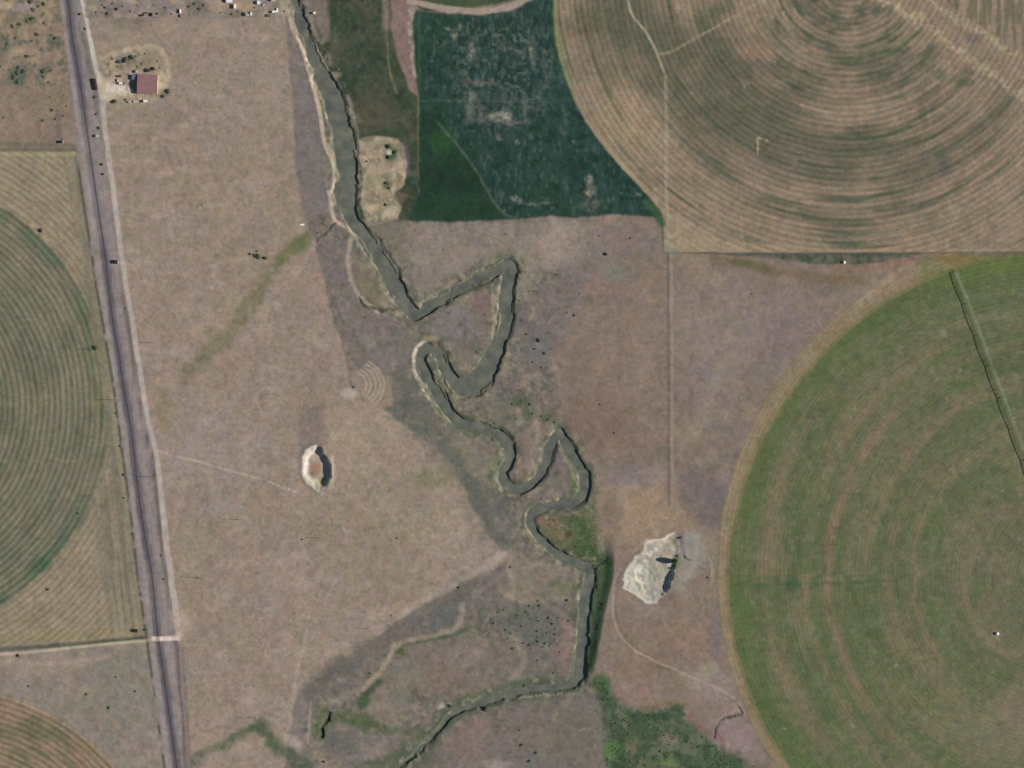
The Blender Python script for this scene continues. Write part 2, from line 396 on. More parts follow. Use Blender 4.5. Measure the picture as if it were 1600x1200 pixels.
poly([(608, -60), (640, -60), (641, 0), (638, 60), (646, 112), (655, 152), (640, 142), (622, 92), (611, 40)], (136, 114, 106), .9, 3, 4, mott=.15)
line([(603, 20), (604, 60), (606, 92), (612, 125), (620, 145)], 3, (122, 120, 86), .6, 2, 3, brk=.4)
line([(601, -10), (603, 40)], 8, (134, 116, 106), .7, 5, 4)
line([(645, 8), (641, 40), (644, 80), (648, 118)], 6, (164, 154, 140), .85, 3, 5, brk=.45, seed=4, bs=6)
blob(648, 20, 10, 9, (160, 150, 136), .7, 0, 8, mott=.6, seed=6, ms=4)
blob(720, -6, 60, 14, (70, 82, 56), .9)
line([(640, 2), (670, 8), (700, 14), (752, 17), (795, 12), (830, -4)], 8, (158, 142, 128), .9, 3, 3)
line([(655, 148), (655, 200), (656, 260), (657, 310), (664, 340)], 3.2, (116, 122, 62), .85, 1.8, 1.5)
# bare rise beside the river
SANDY = [(558, 218), (590, 214), (620, 216), (631, 232), (636, 262), (632, 288), (618, 302), (627, 322), (622, 342), (590, 352), (572, 345), (563, 318), (568, 290), (566, 262), (556, 238)]
poly(SANDY, (158, 143, 120), .95, 2.5, 4)
blob(628, 240, 5, 14, (146, 118, 116), .8)
blob(606, 264, 7, 6, (168, 142, 130), .8)
blob(627, 270, 7, 20, (172, 148, 130), .8)
w = pts_win(SANDY, 4); d = poly_sd(U[w] + WU[w] * 6, V[w] + WV[w] * 6, SANDY)
lay(w, sstep(-1, 2, d) * sstep(.5, .64, fbm(U[w], V[w], 12, 497, 3)), (118, 114, 90), .75)
lay(w, sstep(-1, 2, d) * sstep(.55, .68, fbm(U[w], V[w], 7, 499, 3)), (178, 162, 136), .7)
blob(580, 285, 14, 16, (136, 132, 104), .7, 0, 10, mott=.3)
blob(612, 330, 12, 8, (182, 164, 142), .8, -30, 5)
blob(580, 326, 10, 7, (176, 160, 132), .8)
blob(625, 310, 9, 9, (108, 98, 80), .8)
blob(610, 240, 10, 14, (72, 88, 70), .85, 0, 5)
blob(605, 288, 8, 8, (88, 92, 72), .8)
blob(608, 238, 4, 4, (196, 190, 172), .9, 0, 2)
line([(634, 230), (638, 250), (637, 270)], 4, (92, 92, 104), .7)
poly([(562, 345), (640, 345), (650, 400), (620, 420), (590, 380)], (118, 112, 98), .8, 8, 12, mott=.4)
poly([(640, 346), (930, 340), (935, 380), (900, 430), (850, 420), (810, 395), (740, 410), (660, 460), (640, 420)], (138, 126, 114), .8, 7, 18, mott=.4, ms=20)
blob(870, 380, 30, 36, (160, 144, 130), .6, 20, 16, mott=.3)
blob(700, 390, 40, 30, (138, 126, 114), .5, 0, 20)
blob(780, 400, 30, 10, (122, 122, 100), .5)
poly([(850, 450), (900, 400), (930, 360), (1030, 352), (1036, 395), (960, 400), (920, 460), (860, 560), (820, 560)], (124, 112, 107), .75, 10, 24, mott=.4)
blob(820, 420, 14, 40, (140, 136, 112), .5)
blob(838, 540, 22, 24, (106, 106, 102), .7, 0, 12, mott=.4, seed=6)
blob(806, 510, 14, 26, (102, 98, 104), .6, 10, 10, mott=.3)
blob(962, 427, 14, 16, (116, 122, 104), .75, 20, 8, mott=.3)
blob(920, 470, 12, 8, (112, 100, 82), .6, -30)
blob(950, 450, 40, 12, (134, 110, 100), .6)
# east pasture tones
poly([(880, 560), (960, 470), (1042, 400), (1042, 700), (935, 700), (890, 650), (860, 600)], (130, 113, 101), .6, 14, 24, mott=.4)
blob(930, 660, 70, 46, (120, 102, 90), .7, 0, 40, mott=.2)
blob(1000, 795, 64, 54, (154, 133, 110), .85, 0, 40)
blob(1090, 850, 40, 40, (140, 122, 104), .6, 0, 24)
blob(1115, 780, 45, 50, (110, 101, 100), .8, -30, 34, mott=.2)
blob(985, 745, 46, 20, (124, 114, 114), .6, 0, 20)
blob(1130, 520, 100, 76, (139, 125, 113), .7, 0, 50, mott=.2)
blob(1230, 520, 60, 60, (126, 112, 108), .7, -45, 30)
blob(1110, 600, 40, 60, (128, 114, 112), .5, 0, 30)
line([(1085, 680), (1110, 620), (1140, 560)], 16, (142, 131, 114), .5, 10, 20, brk=.3)
blob(955, 800, 16, 30, (114, 104, 92), .7, 0, 10)
line([(880, 692), (960, 700), (1044, 686)], 5, (126, 104, 90), .5, 4, 6)
poly([(950, 880), (1110, 960), (1130, 1030), (1090, 1060), (960, 1000), (940, 980)], (126, 110, 98), .7, 10, 20, mott=.2)
blob(1080, 1000, 60, 26, (134, 115, 96), .5, 10, 24)
blob(1120, 1000, 12, 44, (118, 108, 106), .7, 0, 8)
blob(1105, 1070, 40, 20, (142, 130, 122), .7, 20, 14)
blob(1110, 1045, 16, 12, (146, 138, 118), .6)
blob(1000, 1040, 50, 30, (126, 108, 92), .6, 20, 20)
blob(985, 1080, 34, 18, (140, 116, 106), .7)
line([(1000, 1110), (1030, 1100), (1070, 1100)], 5, (128, 106, 80), .7, 4, 4)
blob(1150, 1150, 40, 40, (140, 122, 118), .9, 30, 16)
# wet thicket in the south
MARSH = [(925, 1062), (948, 1055), (956, 1075), (972, 1098), (990, 1110), (1012, 1112), (1040, 1106), (1062, 1108), (1070, 1128), (1092, 1142), (1112, 1160), (1140, 1175), (1170, 1190), (1215, 1215),
         (1215, 1260), (935, 1260), (946, 1190), (950, 1150), (944, 1110), (930, 1085)]
region(MARSH, G_MARSH)
w, m = poly(MARSH, (66, 83, 62), .95, 9, 22)
mm = np.zeros_like(Z); mm[w] = m
lay(ALL, mm * sstep(.45, .6, fbm(U, V, 18, 151, 3)), (104, 106, 84), .75)
lay(ALL, mm * sstep(.5, .66, fbm(U, V, 8, 155, 3)), (84, 98, 70), .5)
lay(ALL, mm * sstep(.55, .7, fbm(U, V, 16, 161, 3)), (54, 76, 56), .8)
blob(1046, 1155, 14, 9, (124, 114, 100), .6)
blob(956, 1172, 12, 14, (88, 118, 70), .8)
blob(1045, 1190, 14, 6, (98, 122, 74), .7)
blob(938, 1070, 16, 12, (70, 90, 60), .9)
blob(985, 1165, 10, 18, (118, 112, 88), .5)
line([(1080, 1120), (1100, 1140), (1130, 1160)], 8, (124, 98, 92), .7, 5, 6)

# tracks on the east side
line([(1012, 842), (996, 855), (976, 880), (962, 905), (957, 945), (961, 975), (978, 1003), (1005, 1024), (1060, 1048), (1100, 1066), (1148, 1090)], 2.6, (160, 146, 131), .65, 1.6, 4, brk=.2)
line([(968, 905), (962, 945), (966, 972), (982, 1002)], 2.4, (112, 98, 88), .6, 1.6, 2)
line([(1020, 1038), (1045, 1046)], 4, (108, 92, 72), .6)
line([(1072, 832), (1090, 845), (1104, 868), (1110, 888), (1113, 908)], 4.5, (156, 140, 126), .6, 3, 6, brk=.3)
line([(1104, 868), (1108, 890), (1106, 905)], 2, (100, 92, 84), .5)
blob(1080, 862, 28, 30, (138, 136, 128), .85, 0, 26, mott=.25)
blob(1066, 905, 16, 24, (148, 142, 132), .6, 0, 20, mott=.4)
blob(1062, 842, 5, 12, (104, 98, 96), .7, -10, 6)  # shadow at the large pit's north-east corner, painted as a grey patch
line([(1056, 848), (1054, 862), (1056, 874)], 4, (112, 110, 96), .6, 3, 4)  # grey shadow along the pit's east edge, put into the ground colour
blob(1005, 950, 34, 12, (134, 124, 114), .5, 20, 16, mott=.4)
line([(985, 868), (975, 885), (966, 905)], 8, (118, 98, 96), .6, 4, 4)
line([(1067, 860), (1072, 872), (1080, 874)], 2, (92, 86, 82), .8)
line([(1044, 395), (1044.5, 500), (1045, 600), (1045, 700), (1045.5, 790)], 1.6, (92, 86, 80), .75, 1, .6)
line([(1049, 395), (1049.5, 500), (1050, 600), (1050, 700), (1051, 790)], 4, (150, 134, 120), .55, 2, 1)
line([(1034, 345), (1036, 372), (1037, 395)], 2.5, (84, 82, 78), .7, 1.5, 1)

# ---- north-east ringed field
NEC = (1326.0, -41.0)
NE_L = [(NEC[0] + 464 * math.cos(t), NEC[1] + 464 * math.sin(t)) for t in np.linspace(math.pi * 1.12, math.pi * .72, 30)]
NEP = [p for p in NE_L if p[1] < 352] + [(1037, 345), (1038, 394), (2100, 394), (2100, -505), (1000, -505)]
region(NEP, G_NE)
w, m = poly(NEP, (140, 124, 105), 1, 1.2, 2.5)
em = np.zeros_like(Z); em[w] = m
r_ = np.hypot(U - NEC[0], V - NEC[1]); th = np.arctan2(V - NEC[1], U - NEC[0])
pol = fbm(r_ / 9.5, th * 3.2 + 9, 1, 171, 3, .5)
pol2 = fbm(r_ / 26, th * 3 + 3, 1, 181, 3)
big = fbm(U, V, 120, 191, 2)
edge = sstep(0, 90, 464 - r_)
lobe = np.exp(-((U - 1120) / 150) ** 2 - ((V - 150) / 110) ** 2) + .7 * np.exp(-((U - 1290) / 130) ** 2 - ((V - 235) / 60) ** 2) + .6 * np.exp(-((U - 960) / 80) ** 2 - ((V - 60) / 90) ** 2) - .8 * np.exp(-((U - 1340) / 90) ** 2 - ((V - 165) / 40) ** 2) - .7 * np.exp(-((U - 990) / 60) ** 2 - ((V - 215) / 70) ** 2)
gm = sstep(.40, .64, pol * .42 + pol2 * .25 + big * .33 + .02 + .17 * lobe - .16 * sstep(340, 460, r_) - .10 * sstep(1380, 1560, U))
lay(ALL, em * gm * sstep(462, 440, r_) * .9, (86, 88, 73), .85)
lay(ALL, em * sstep(.52, .7, fbm(U, V, 8, 173, 3)) * .6, (112, 104, 88), .6)
lay(ALL, em * sstep(.2, .9, lobe), (98, 96, 80), .55)
lay(ALL, em * sstep(.5, .75, fbm(r_ / 30, th * 4, 1, 201, 3)), (144, 124, 108), .4)
lay(ALL, em * sstep(.66, .76, pol), (62, 84, 62), .45)
blob(1130, 130, 90, 34, (98, 96, 78), .5, 48, 40, mott=.35, seed=71, ms=12)
blob(1150, 180, 80, 26, (92, 94, 76), .5, 40, 30, mott=.4, seed=72, ms=12)
blob(920, 30, 46, 22, (92, 94, 74), .6, 0, 20, mott=.4, seed=73)
blob(1000, 60, 46, 60, (98, 98, 80), .35, 0, 20, mott=.5, seed=74)
blob(1105, 25, 40, 14, (84, 94, 72), .6, -25, 14, mott=.4)
blob(1180, 80, 30, 14, (150, 126, 106), .6)
blob(990, 190, 56, 44, (160, 141, 114), .6, 45, 24, mott=.3)
blob(960, 270, 40, 14, (158, 138, 112), .5, 50, 14)
blob(1330, 160, 60, 34, (146, 127, 108), .6, 0, 30)
A += em * .9
A -= em * .5 * sstep(455, 470, r_)
poly([(1040, 330), (1055, 334), (1130, 376), (1300, 388), (1600, 392), (1600, 395), (1038, 395)], (154, 137, 113), .7, 4, 4)
line([(1040, 118), (1041, 200), (1041, 300), (1044, 340), (1047, 394)], 3.4, (160, 150, 128), .65, 3, 1, brk=.3)
line([(970, -60), (985, 15), (1005, 45), (1020, 68), (1029, 86), (1038, 112)], 3.4, (172, 160, 138), .75, 1.6, 3, brk=.2)
line([(1029, 85), (1052, 80), (1075, 66), (1100, 52), (1150, 24), (1220, -14)], 3, (156, 142, 118), .7, 1.6, 3, brk=.25)
band = [(1380, -10), (1420, -30), (1640, 96), (1640, 190), (1560, 130), (1480, 84)]
poly(band, (140, 122, 104), .9, 6, 8); 
for P_ in ([(1425, -20), (1470, 14), (1530, 48), (1600, 96), (1640, 124)], [(1385, -6), (1440, 30), (1475, 62), (1520, 96), (1570, 130), (1625, 168)], [(1370, 0), (1400, 10), (1436, 40)]):
    line(P_, 9, (168, 152, 124), .75, 5, 14, brk=.85, seed=14, bs=5)
w = win(1440, 1700, -120, 90)
d = poly_sd(U[w], V[w], [(1455, -120), (1476, 0), (1520, 34), (1600, 82), (1700, 140), (1700, -120)])
st = sstep(.4, .6, fbm(U[w] / 6, V[w] / 60, 1, 211, 3))
lay(w, sstep(-3, 3, d), (142, 124, 106), .9); lay(w, sstep(-3, 3, d) * st, (98, 98, 78), .75)
A[w] *= 1 - .8 * sstep(-3, 3, d)
for (a, b, c_) in ((1188, 216, 3), (1195, 218, 3), (1184, 232, 2), (1399, 186, 5), (1474, 172, 3.5), (1250, 236, 2), (1300, 145, 2), (1168, 130, 3), (1164, 136, 2.5), (1062, 12, 3), (880, 20, 2), (1225, 20, 3), (1210, 95, 2.5)):
    blob(a, b, c_ * .8, c_ * .7, (176, 162, 134), .6, 0, 8, .8, mott=.4)
line([(1184, 216), (1184, 240)], 2, (190, 172, 136), .7, 1.2, 1)
blob(1475, 260, 12, 16, (92, 92, 84), .7, 0, 8)
blob(1442, 180, 6, 20, (80, 88, 70), .6, -15)
blob(1510, 128, 14, 6, (76, 88, 66), .7)
blob(1468, 118, 10, 10, (84, 90, 70), .6)
blob(1520, 60, 12, 10, (112, 102, 98), .7)
line([(1350, 85), (1400, 76), (1440, 45)], 5, (82, 98, 70), .75, 3, 2)
line([(1260, 82), (1310, 93), (1350, 88)], 4, (90, 100, 72), .6, 3, 2)
line([(1230, 105), (1290, 118), (1340, 118), (1380, 110)], 4, (82, 88, 70), .6, 3, 3, brk=.3)
line([(1250, 252), (1290, 260), (1345, 258)], 5, (74, 86, 66), .6, 3, 3, brk=.3)
line([(1038, 395), (1300, 396), (1640, 394)], 2.2, (88, 84, 78), .8, 1.4, 1)
poly([(1100, 397), (1440, 396), (1420, 402), (1380, 409), (1330, 414), (1262, 411), (1215, 404), (1150, 399)], (54, 74, 60), .85, 2, 3, mott=.4, ms=9)
line([(1115, 404), (1160, 412), (1220, 424), (1290, 434), (1350, 438)], 12, (114, 100, 78), .75, 7, 6)
line([(1150, 408), (1200, 420)], 8, (88, 92, 62), .6, 5)
line([(1300, 420), (1360, 420), (1420, 408), (1470, 402)], 10, (134, 106, 92), .6, 6, 6)
line([(1040, 390), (1060, 394)], 8, (124, 124, 112), .6, 4)

# ---- dark green field
DARK = [(649, 18), (680, 20), (752, 24), (800, 18), (832, 0), (850, -60), (856, -60), (862, -10), (866, 40), (877, 95), (894, 140), (916, 190), (948, 235), (972, 262), (1000, 292), (1024, 318), (1034, 335), (1036, 352), (1026, 340),
        (960, 335), (900, 340), (860, 337), (800, 342), (730, 346), (640, 344), (655, 300), (655, 150), (648, 100)]
region(DARK, G_DARK)
w, m = poly(DARK, (38, 62, 54), 1, 2.5, 4)
dm = np.zeros_like(Z); dm[w] = m
lay(ALL, dm * sstep(.5, .72, fbm(U, V / 2.2, 14, 221, 3)), (50, 72, 66), .7)
lay(ALL, dm * sstep(.48, .62, fbm(U, V, 60, 231, 2)), (38, 64, 46), .55)
mid = (1 - sstep(.5, 1.15, np.hypot((U - 785) / 100, (V - 110) / 110)))
lay(ALL, dm * mid * sstep(.5, .66, fbm(U * 1.6, V / 1.6, 9, 241, 3)), (78, 86, 82), .75)
lay(ALL, dm * mid * sstep(.6, .7, fbm(U, V, 5, 245, 2)), (104, 108, 102), .55)
lay(ALL, dm * sstep(.5, .75, fbm(U * 1.5, V / 2, 6, 248, 3)), (54, 76, 68), .45)
lay(ALL, dm * sstep(.5, .7, fbm(U / 3.5, V * 1.6, 6, 247, 2)), (48, 72, 62), .35)
lay(ALL, dm * sstep(.55, .72, fbm(U, V, 10, 249, 3)), (28, 48, 44), .6)
lay(ALL, dm * sstep(.62, .74, fbm(U * 1.6, V / 1.6, 7, 251, 3)), (84, 94, 88), .45)
for (a, b, rx, ry, k) in ((770, 182, 22, 6, .8), (735, 165, 7, 18, .6), (820, 165, 5, 14, .5), (790, 180, 6, 6, .9), (735, 80, 5, 16, .6), (745, 130, 20, 4, .4), (835, 80, 5, 20, .35), (832, 77, 3, 3, .8), (708, 57, 4, 5, .9), (716, 42, 3, 6, .6), (782, 215, 5, 3, .6), (700, 47, 10, 2, .5),
                         (808, 312, 8, 5, .9), (840, 316, 18, 2.5, .7), (922, 280, 5, 6, .9), (922, 297, 7, 7, .95), (898, 222, 2.5, 2.5, .8), (1000, 307, 3, 3, .8), (807, 220, 3, 3, .8), (925, 318, 16, 12, .3), (790, 190, 30, 3, .4)):
    blob(a, b, rx, ry, (156, 150, 138), k * .8, 0, 12, .8, mott=.7, seed=int(a), ms=4)
poly([(655, 160), (690, 196), (735, 255), (772, 310), (790, 344), (640, 344), (656, 300)], (38, 60, 44), .85, 6, 8)
blob(715, 285, 44, 24, (32, 52, 40), .7, 0, 20, mott=.3)
blob(690, 220, 20, 18, (48, 82, 46), .6)
line([(684, 192), (712, 222), (738, 258), (756, 288), (772, 316), (788, 334), (806, 341)], 3, (100, 112, 88), .42, 2, 3, brk=.35)
line([(866, -10), (868, 40), (877, 90), (890, 130)], 9, (48, 84, 48), .7, 5, 3)
line([(1012, 318), (1026, 332), (1034, 350)], 10, (64, 88, 56), .8, 5, 3)
line([(655, 158), (700, 157), (860, 160)], 1.6, (80, 100, 84), .5, 1.2, 1, brk=.3)
line([(655, 24), (655, 150)], 3, (66, 92, 66), .5, 2, 1)
line([(868, 0), (871, 60), (884, 112), (905, 165), (936, 214), (972, 258), (1008, 296), (1036, 330)], 5, (166, 152, 118), .5, 3, 2, brk=.2)

# ---- right irrigated circle
RC, RR = (1653.0, 898.0), 531.0
rr = np.hypot(U - RC[0], V - RC[1]); tt = np.arctan2(V - RC[1], U - RC[0])
rc_m = sstep(-3, 3, RR - rr + (fbm(tt * 30, rr * 0, 1, 261, 2) - .5) * 3 + WU * 3) * sstep(394, 398, V)
R[(RR - rr > 0) & (V > 396)] = G_RIGHT
lay(ALL, rc_m, (98, 105, 73))
s1 = fbm(rr / 19, tt * 4.5 + 4, 1, 271, 3, .55); s2 = fbm(rr / 6, tt * 9 + 4, 1, 281, 3, .6); s3 = fbm(U, V, 60, 291, 3)
lay(ALL, rc_m * sstep(.42, .6, s1 * .6 + s3 * .4), (88, 98, 67), .85)
lay(ALL, rc_m * sstep(.54, .68, s1 * .7 + s2 * .3), (114, 107, 84), .5)
s4 = fbm(rr / 34, tt * 1.6 + 8, 1, 285, 2)
lay(ALL, rc_m * sstep(.5, .62, s4), (120, 109, 87), .5)
lay(ALL, rc_m * sstep(.46, .34, s4), (84, 96, 65), .4)
lay(ALL, rc_m * sstep(.5, .7, s2), (80, 92, 62), .4)
lay(ALL, rc_m * sstep(330, 130, rr) * sstep(.35, .65, s3 * .5 + s1 * .5), (112, 104, 86), .55)
lay(ALL, rc_m * sstep(.55, .72, fbm(U, V, 7, 275, 3)), (84, 96, 74), .45)
lay(ALL, rc_m * sstep(.55, .72, fbm(U, V, 8, 277, 3)), (118, 110, 92), .4)
for (q, wd, col, k, t0, t1) in ((358, 9, (140, 114, 96), .7, 2.5, 3.9), (395, 7, (134, 114, 92), .5, 2.6, 4.2), (458, 10, (132, 114, 92), .5, 2.6, 3.6), (300, 6, (132, 114, 92), .6, 3.2, 4.6), (425, 12, (78, 98, 62), .6, 2.5, 3.0), (380, 9, (78, 98, 62), .6, 2.3, 3.0),
                              (225, 5, (136, 118, 92), .5, 2.2, 4.2), (262, 7, (128, 112, 88), .4, 2.2, 3.6), (340, 12, (82, 98, 66), .5, 2.4, 4.0), (150, 6, (134, 118, 94), .5, 2.0, 3.4)):
    ta = np.where(tt < 0, tt + 2 * math.pi, tt)
    mk = np.exp(-((rr - q + (s3 - .5) * 16) / wd) ** 2) * sstep(t0 - .15, t0 + .15, ta) * sstep(t1 + .15, t1 - .15, ta) * sstep(.25, .6, s2 * .5 + s1 * .5)
    lay(ALL, rc_m * mk, col, k * .85)
nw = sstep(-.3, .5, -(V - 800) / 500)
e = RR - rr
lay(ALL, rc_m * sstep(54, 40, e) * sstep(14, 22, e) * (.6 + .4 * sstep(.35, .6, s2)), (86, 100, 62), .8)
lay(ALL, rc_m * sstep(20 + 14 * nw, 12 + 12 * nw, e), (128, 116, 84), .8)
lay(ALL, rc_m * sstep(14 + 15 * nw, 5 + 8 * nw, e + (s3 - .5) * 5) * (.7 + .3 * sstep(.35, .6, s2)), (142, 124, 104), .85)
line([(1425, 412), (1385, 440), (1340, 476)], 8, (164, 146, 124), .5, 5, 6, brk=.3)
poly([(1440, 402), (1640, 398), (1640, 420), (1540, 430), (1520, 450), (1480, 455), (1440, 440)], (94, 106, 62), .75, 7, 8, mott=.4)
poly([(1460, 398), (1540, 398), (1520, 412), (1470, 414)], (124, 104, 66), .7, 4, 6)
line([(1500, 398), (1640, 398)], 3, (98, 92, 84), .6, 3)
blob(1560, 1150, 60, 50, (118, 114, 92), .6, 0, 30, mott=.3)
blob(1590, 1110, 30, 40, (126, 112, 96), .5)
line([(1146, 914), (1200, 913), (1240, 912), (1300, 911), (1400, 907)], 3, (72, 92, 60), .6, 2, 3, brk=.25)
blob(1238, 914, 11, 13, (58, 86, 60), .7, 0, 8)
blob(1190, 915, 12, 5, (74, 94, 62), .6)
for (a, b, c_) in ((1302, 580, 3), (1336, 638, 3), (1370, 675, 2.5), (1475, 520, 6), (1500, 578, 4), (1534, 698, 4), (1490, 735, 3.5), (1478, 750, 3), (1340, 768, 3), (1568, 767, 3), (1510, 822, 7), (1541, 1006, 4), (1366, 1018, 4), (1212, 1046, 4), (1330, 1134, 5), (1447, 1083, 2.5), (1490, 1134, 3), (1455, 1114, 2.5), (1590, 585, 3), (1229, 1140, 4), (1480, 622, 2.5), (1400, 1040, 4), (1430, 1090, 3)):
    blob(a, b, c_ * .7, c_ * .7, (150, 146, 118), .5, 0, 8, .9, mott=.4)
blob(1558, 992, 7, 7, (136, 124, 96), .7)
line([(1488, 424), (1510, 480), (1545, 570), (1575, 650), (1600, 716), (1640, 826)], 7, (86, 86, 60), .5, 4, 2)      # shadow of the irrigation arm, painted dark into the ground colour
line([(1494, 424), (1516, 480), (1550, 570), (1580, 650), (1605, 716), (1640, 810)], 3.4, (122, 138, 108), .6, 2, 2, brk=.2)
A += rc_m * .5

# ---- left ringed field
LC, LR = (-197.0, 634.0), 370.0
LEFTP = [(-2200, 238), (116, 238), (119, 250), (126, 300), (135, 350), (143, 400), (150, 450), (159, 500), (168, 550), (175, 600), (182, 650), (188, 700), (196, 750), (203, 800), (209, 850), (214, 900), (220, 950), (226, 992), (120, 1002), (0, 1010), (-2200, 1020)]
region(LEFTP, G_LEFT)
w, m = poly(LEFTP, (143, 131, 110), 1, 1.5, 1.5)
lm = np.zeros_like(Z); lm[w] = m
rl = np.hypot(U - LC[0], V - LC[1]); tl = np.arctan2(V - LC[1], U - LC[0])
ins = sstep(-3, 3, LR - rl + (fbm(tl * 40, rl * 0, 1, 301, 2) - .5) * 6)
lay(ALL, lm * ins, (117, 113, 95), 1)
lay(ALL, lm * sstep(.45, .7, fbm(rl / 10, tl * 6, 1, 311, 3)) * ins, (98, 102, 84), .6)
lay(ALL, lm * sstep(.5, .75, fbm(U, V, 80, 321, 2)) * ins, (128, 120, 101), .5)
lay(ALL, lm * ins * sstep(30, 12, LR - rl) * sstep(.25, .6, fbm(tl * 9, rl * 0, 1, 331, 2)), (92, 104, 84), .75)
lay(ALL, lm * (1 - ins) * sstep(.5, .7, fbm(rl / 14, tl * 7, 1, 341, 3)), (136, 122, 100), .5)
blob(145, 470, 16, 44, (106, 110, 88), .6, -12, 10, mott=.2)
blob(128, 800, 14, 36, (106, 108, 90), .6, 22, 10, mott=.3)
blob(62, 884, 18, 12, (70, 96, 72), .7, -30, 10)
blob(160, 600, 22, 90, (112, 116, 88), .6, -8, 14, mott=.4)
corr = [(116, 238), (126, 300), (143, 400), (159, 500), (175, 600), (188, 700), (203, 800), (214, 900), (227, 995)]
w = win(90, 240, 232, 1002)
cd = seg_dist(U[w], V[w], corr)
side = sstep(70, 30, cd) * sstep(690, 780, V[w]) + sstep(22, 12, cd)
side = np.clip(side, 0, 1)
lay(w, lm[w] * side, (136, 126, 106), .7)
lay(w, lm[w] * side * sstep(.42, .6, fbm(cd / 5.5, V[w] / 120, 1, 351, 3)), (114, 109, 92), .8)
lay(w, lm[w] * sstep(6, 2, np.abs(cd - 5)), (136, 130, 106), .4)
AL = lm * (1.0 * ins + .62 * (1 - ins)); AL[w] *= 1 - .95 * side
A += AL
line([(-10, 240), (60, 241), (116, 240)], 5, (158, 150, 116), .6, 3, 2)
line([(150, 628), (152, 660)], 4, (148, 136, 110), .55, 3, 3, brk=.3)
blob(50, 352, 6, 3, (172, 158, 124), .8, 30, 3); blob(70, 372, 8, 3, (172, 158, 124), .7, 45, 3)
line([(-100, 1000), (0, 998), (100, 994), (210, 988)], 8, (142, 132, 100), .7, 4, 3)

# ---- south-west: rough ground and the edge of one more ringed field
SWP = [(-2200, 1020), (0, 1014), (120, 1006), (235, 1000), (240, 1050), (250, 1120), (262, 1230), (262, 1700), (-2200, 1700)]
region(SWP, G_SWP)
w, m = poly(SWP, (134, 123, 112), 1, 2, 2)
sm_ = np.zeros_like(Z); sm_[w] = m
lay(ALL, sm_ * sstep(.4, .65, fbm(U, V, 30, 361, 3)), (128, 122, 108), .7)
lay(ALL, sm_ * sstep(.5, .7, fbm(U, V, 14, 371, 3)), (152, 136, 120), .5)
blob(205, 1090, 50, 60, (122, 120, 108), .7, 0, 26, mott=.4, seed=80, ms=9)
blob(60, 1040, 60, 20, (148, 132, 118), .6)
line([(0, 1032), (100, 1036), (180, 1022)], 5, (158, 142, 124), .5, 4, 5)
SC, SR = (-85.0, 1421.5), 346.0
rs_ = np.hypot(U - SC[0], V - SC[1]); ts_ = np.arctan2(V - SC[1], U - SC[0])
si = sm_ * sstep(-2, 2, SR - rs_)
R[(SR - rs_ > 0) & (U < 250)] = G_SW
lay(ALL, si, (136, 118, 99), 1)
lay(ALL, si * sstep(.45, .62, fbm(rs_ / 10, ts_ * 8, 1, 381, 3)), (106, 104, 80), .75)
lay(ALL, si * sstep(6, 2, SR - rs_) * sstep(.3, .6, fbm(ts_ * 30, rs_ * 0, 1, 391, 2)), (158, 144, 116), .5)
A += si * .8
line([(-60, 1018), (0, 1015), (100, 1008), (200, 999), (228, 996)], 4.5, (72, 84, 62), .9, 2.5, 2, brk=.25)
line([(-60, 1026), (0, 1022), (60, 1018), (120, 1011), (200, 1003), (238, 1001)], 3.2, (176, 162, 140), .85, 1.6, 1.5)
w, m = line([(236, 999), (250, 998), (278, 997.5)], 7, (206, 190, 172), .95, 1.6, 1)

# ---- north-west scrub
SCRUB = [(-2000, -2000), (60, -2000), (93, 0), (100, 60), (106, 120), (112, 170), (118, 232), (-2000, 236)]
region(SCRUB, G_SCRUB)
w, m = poly(SCRUB, (136, 119, 104), 1, 2, 2)
sc_m = np.zeros_like(Z); sc_m[w] = m
up = sstep(165, 110, V)
lay(ALL, sc_m * up * sstep(.4, .6, fbm(U, V, 15, 401, 3)), (112, 108, 88), .7)
lay(ALL, sc_m * up * sstep(.5, .68, fbm(U, V, 18, 411, 3)), (154, 134, 110), .75)
lay(ALL, sc_m * up * sstep(.57, .7, fbm(U, V, 11, 421, 3)), (82, 94, 76), .75)
lay(ALL, sc_m * (1 - up) * sstep(.5, .7, fbm(U, V, 22, 431, 3)), (128, 116, 96), .6)
blob(38, 12, 20, 7, (150, 136, 130), .7); blob(8, 8, 12, 7, (176, 156, 130), .7)
blob(25, 80, 12, 8, (168, 148, 118), .7); blob(28, 118, 14, 16, (70, 92, 82), .75, 0, 6); blob(66, 113, 7, 12, (84, 98, 88), .7)
blob(47, 30, 10, 7, (72, 96, 76), .7)
line([(89, 175), (92, 212)], 7, (108, 100, 96), .6, 3)
line([(-80, 222), (40, 226), (115, 228)], 6, (104, 102, 84), .7, 4, 2)
line([(-80, 233), (60, 233), (118, 234)], 2, (92, 90, 76), .6, 2, 1)

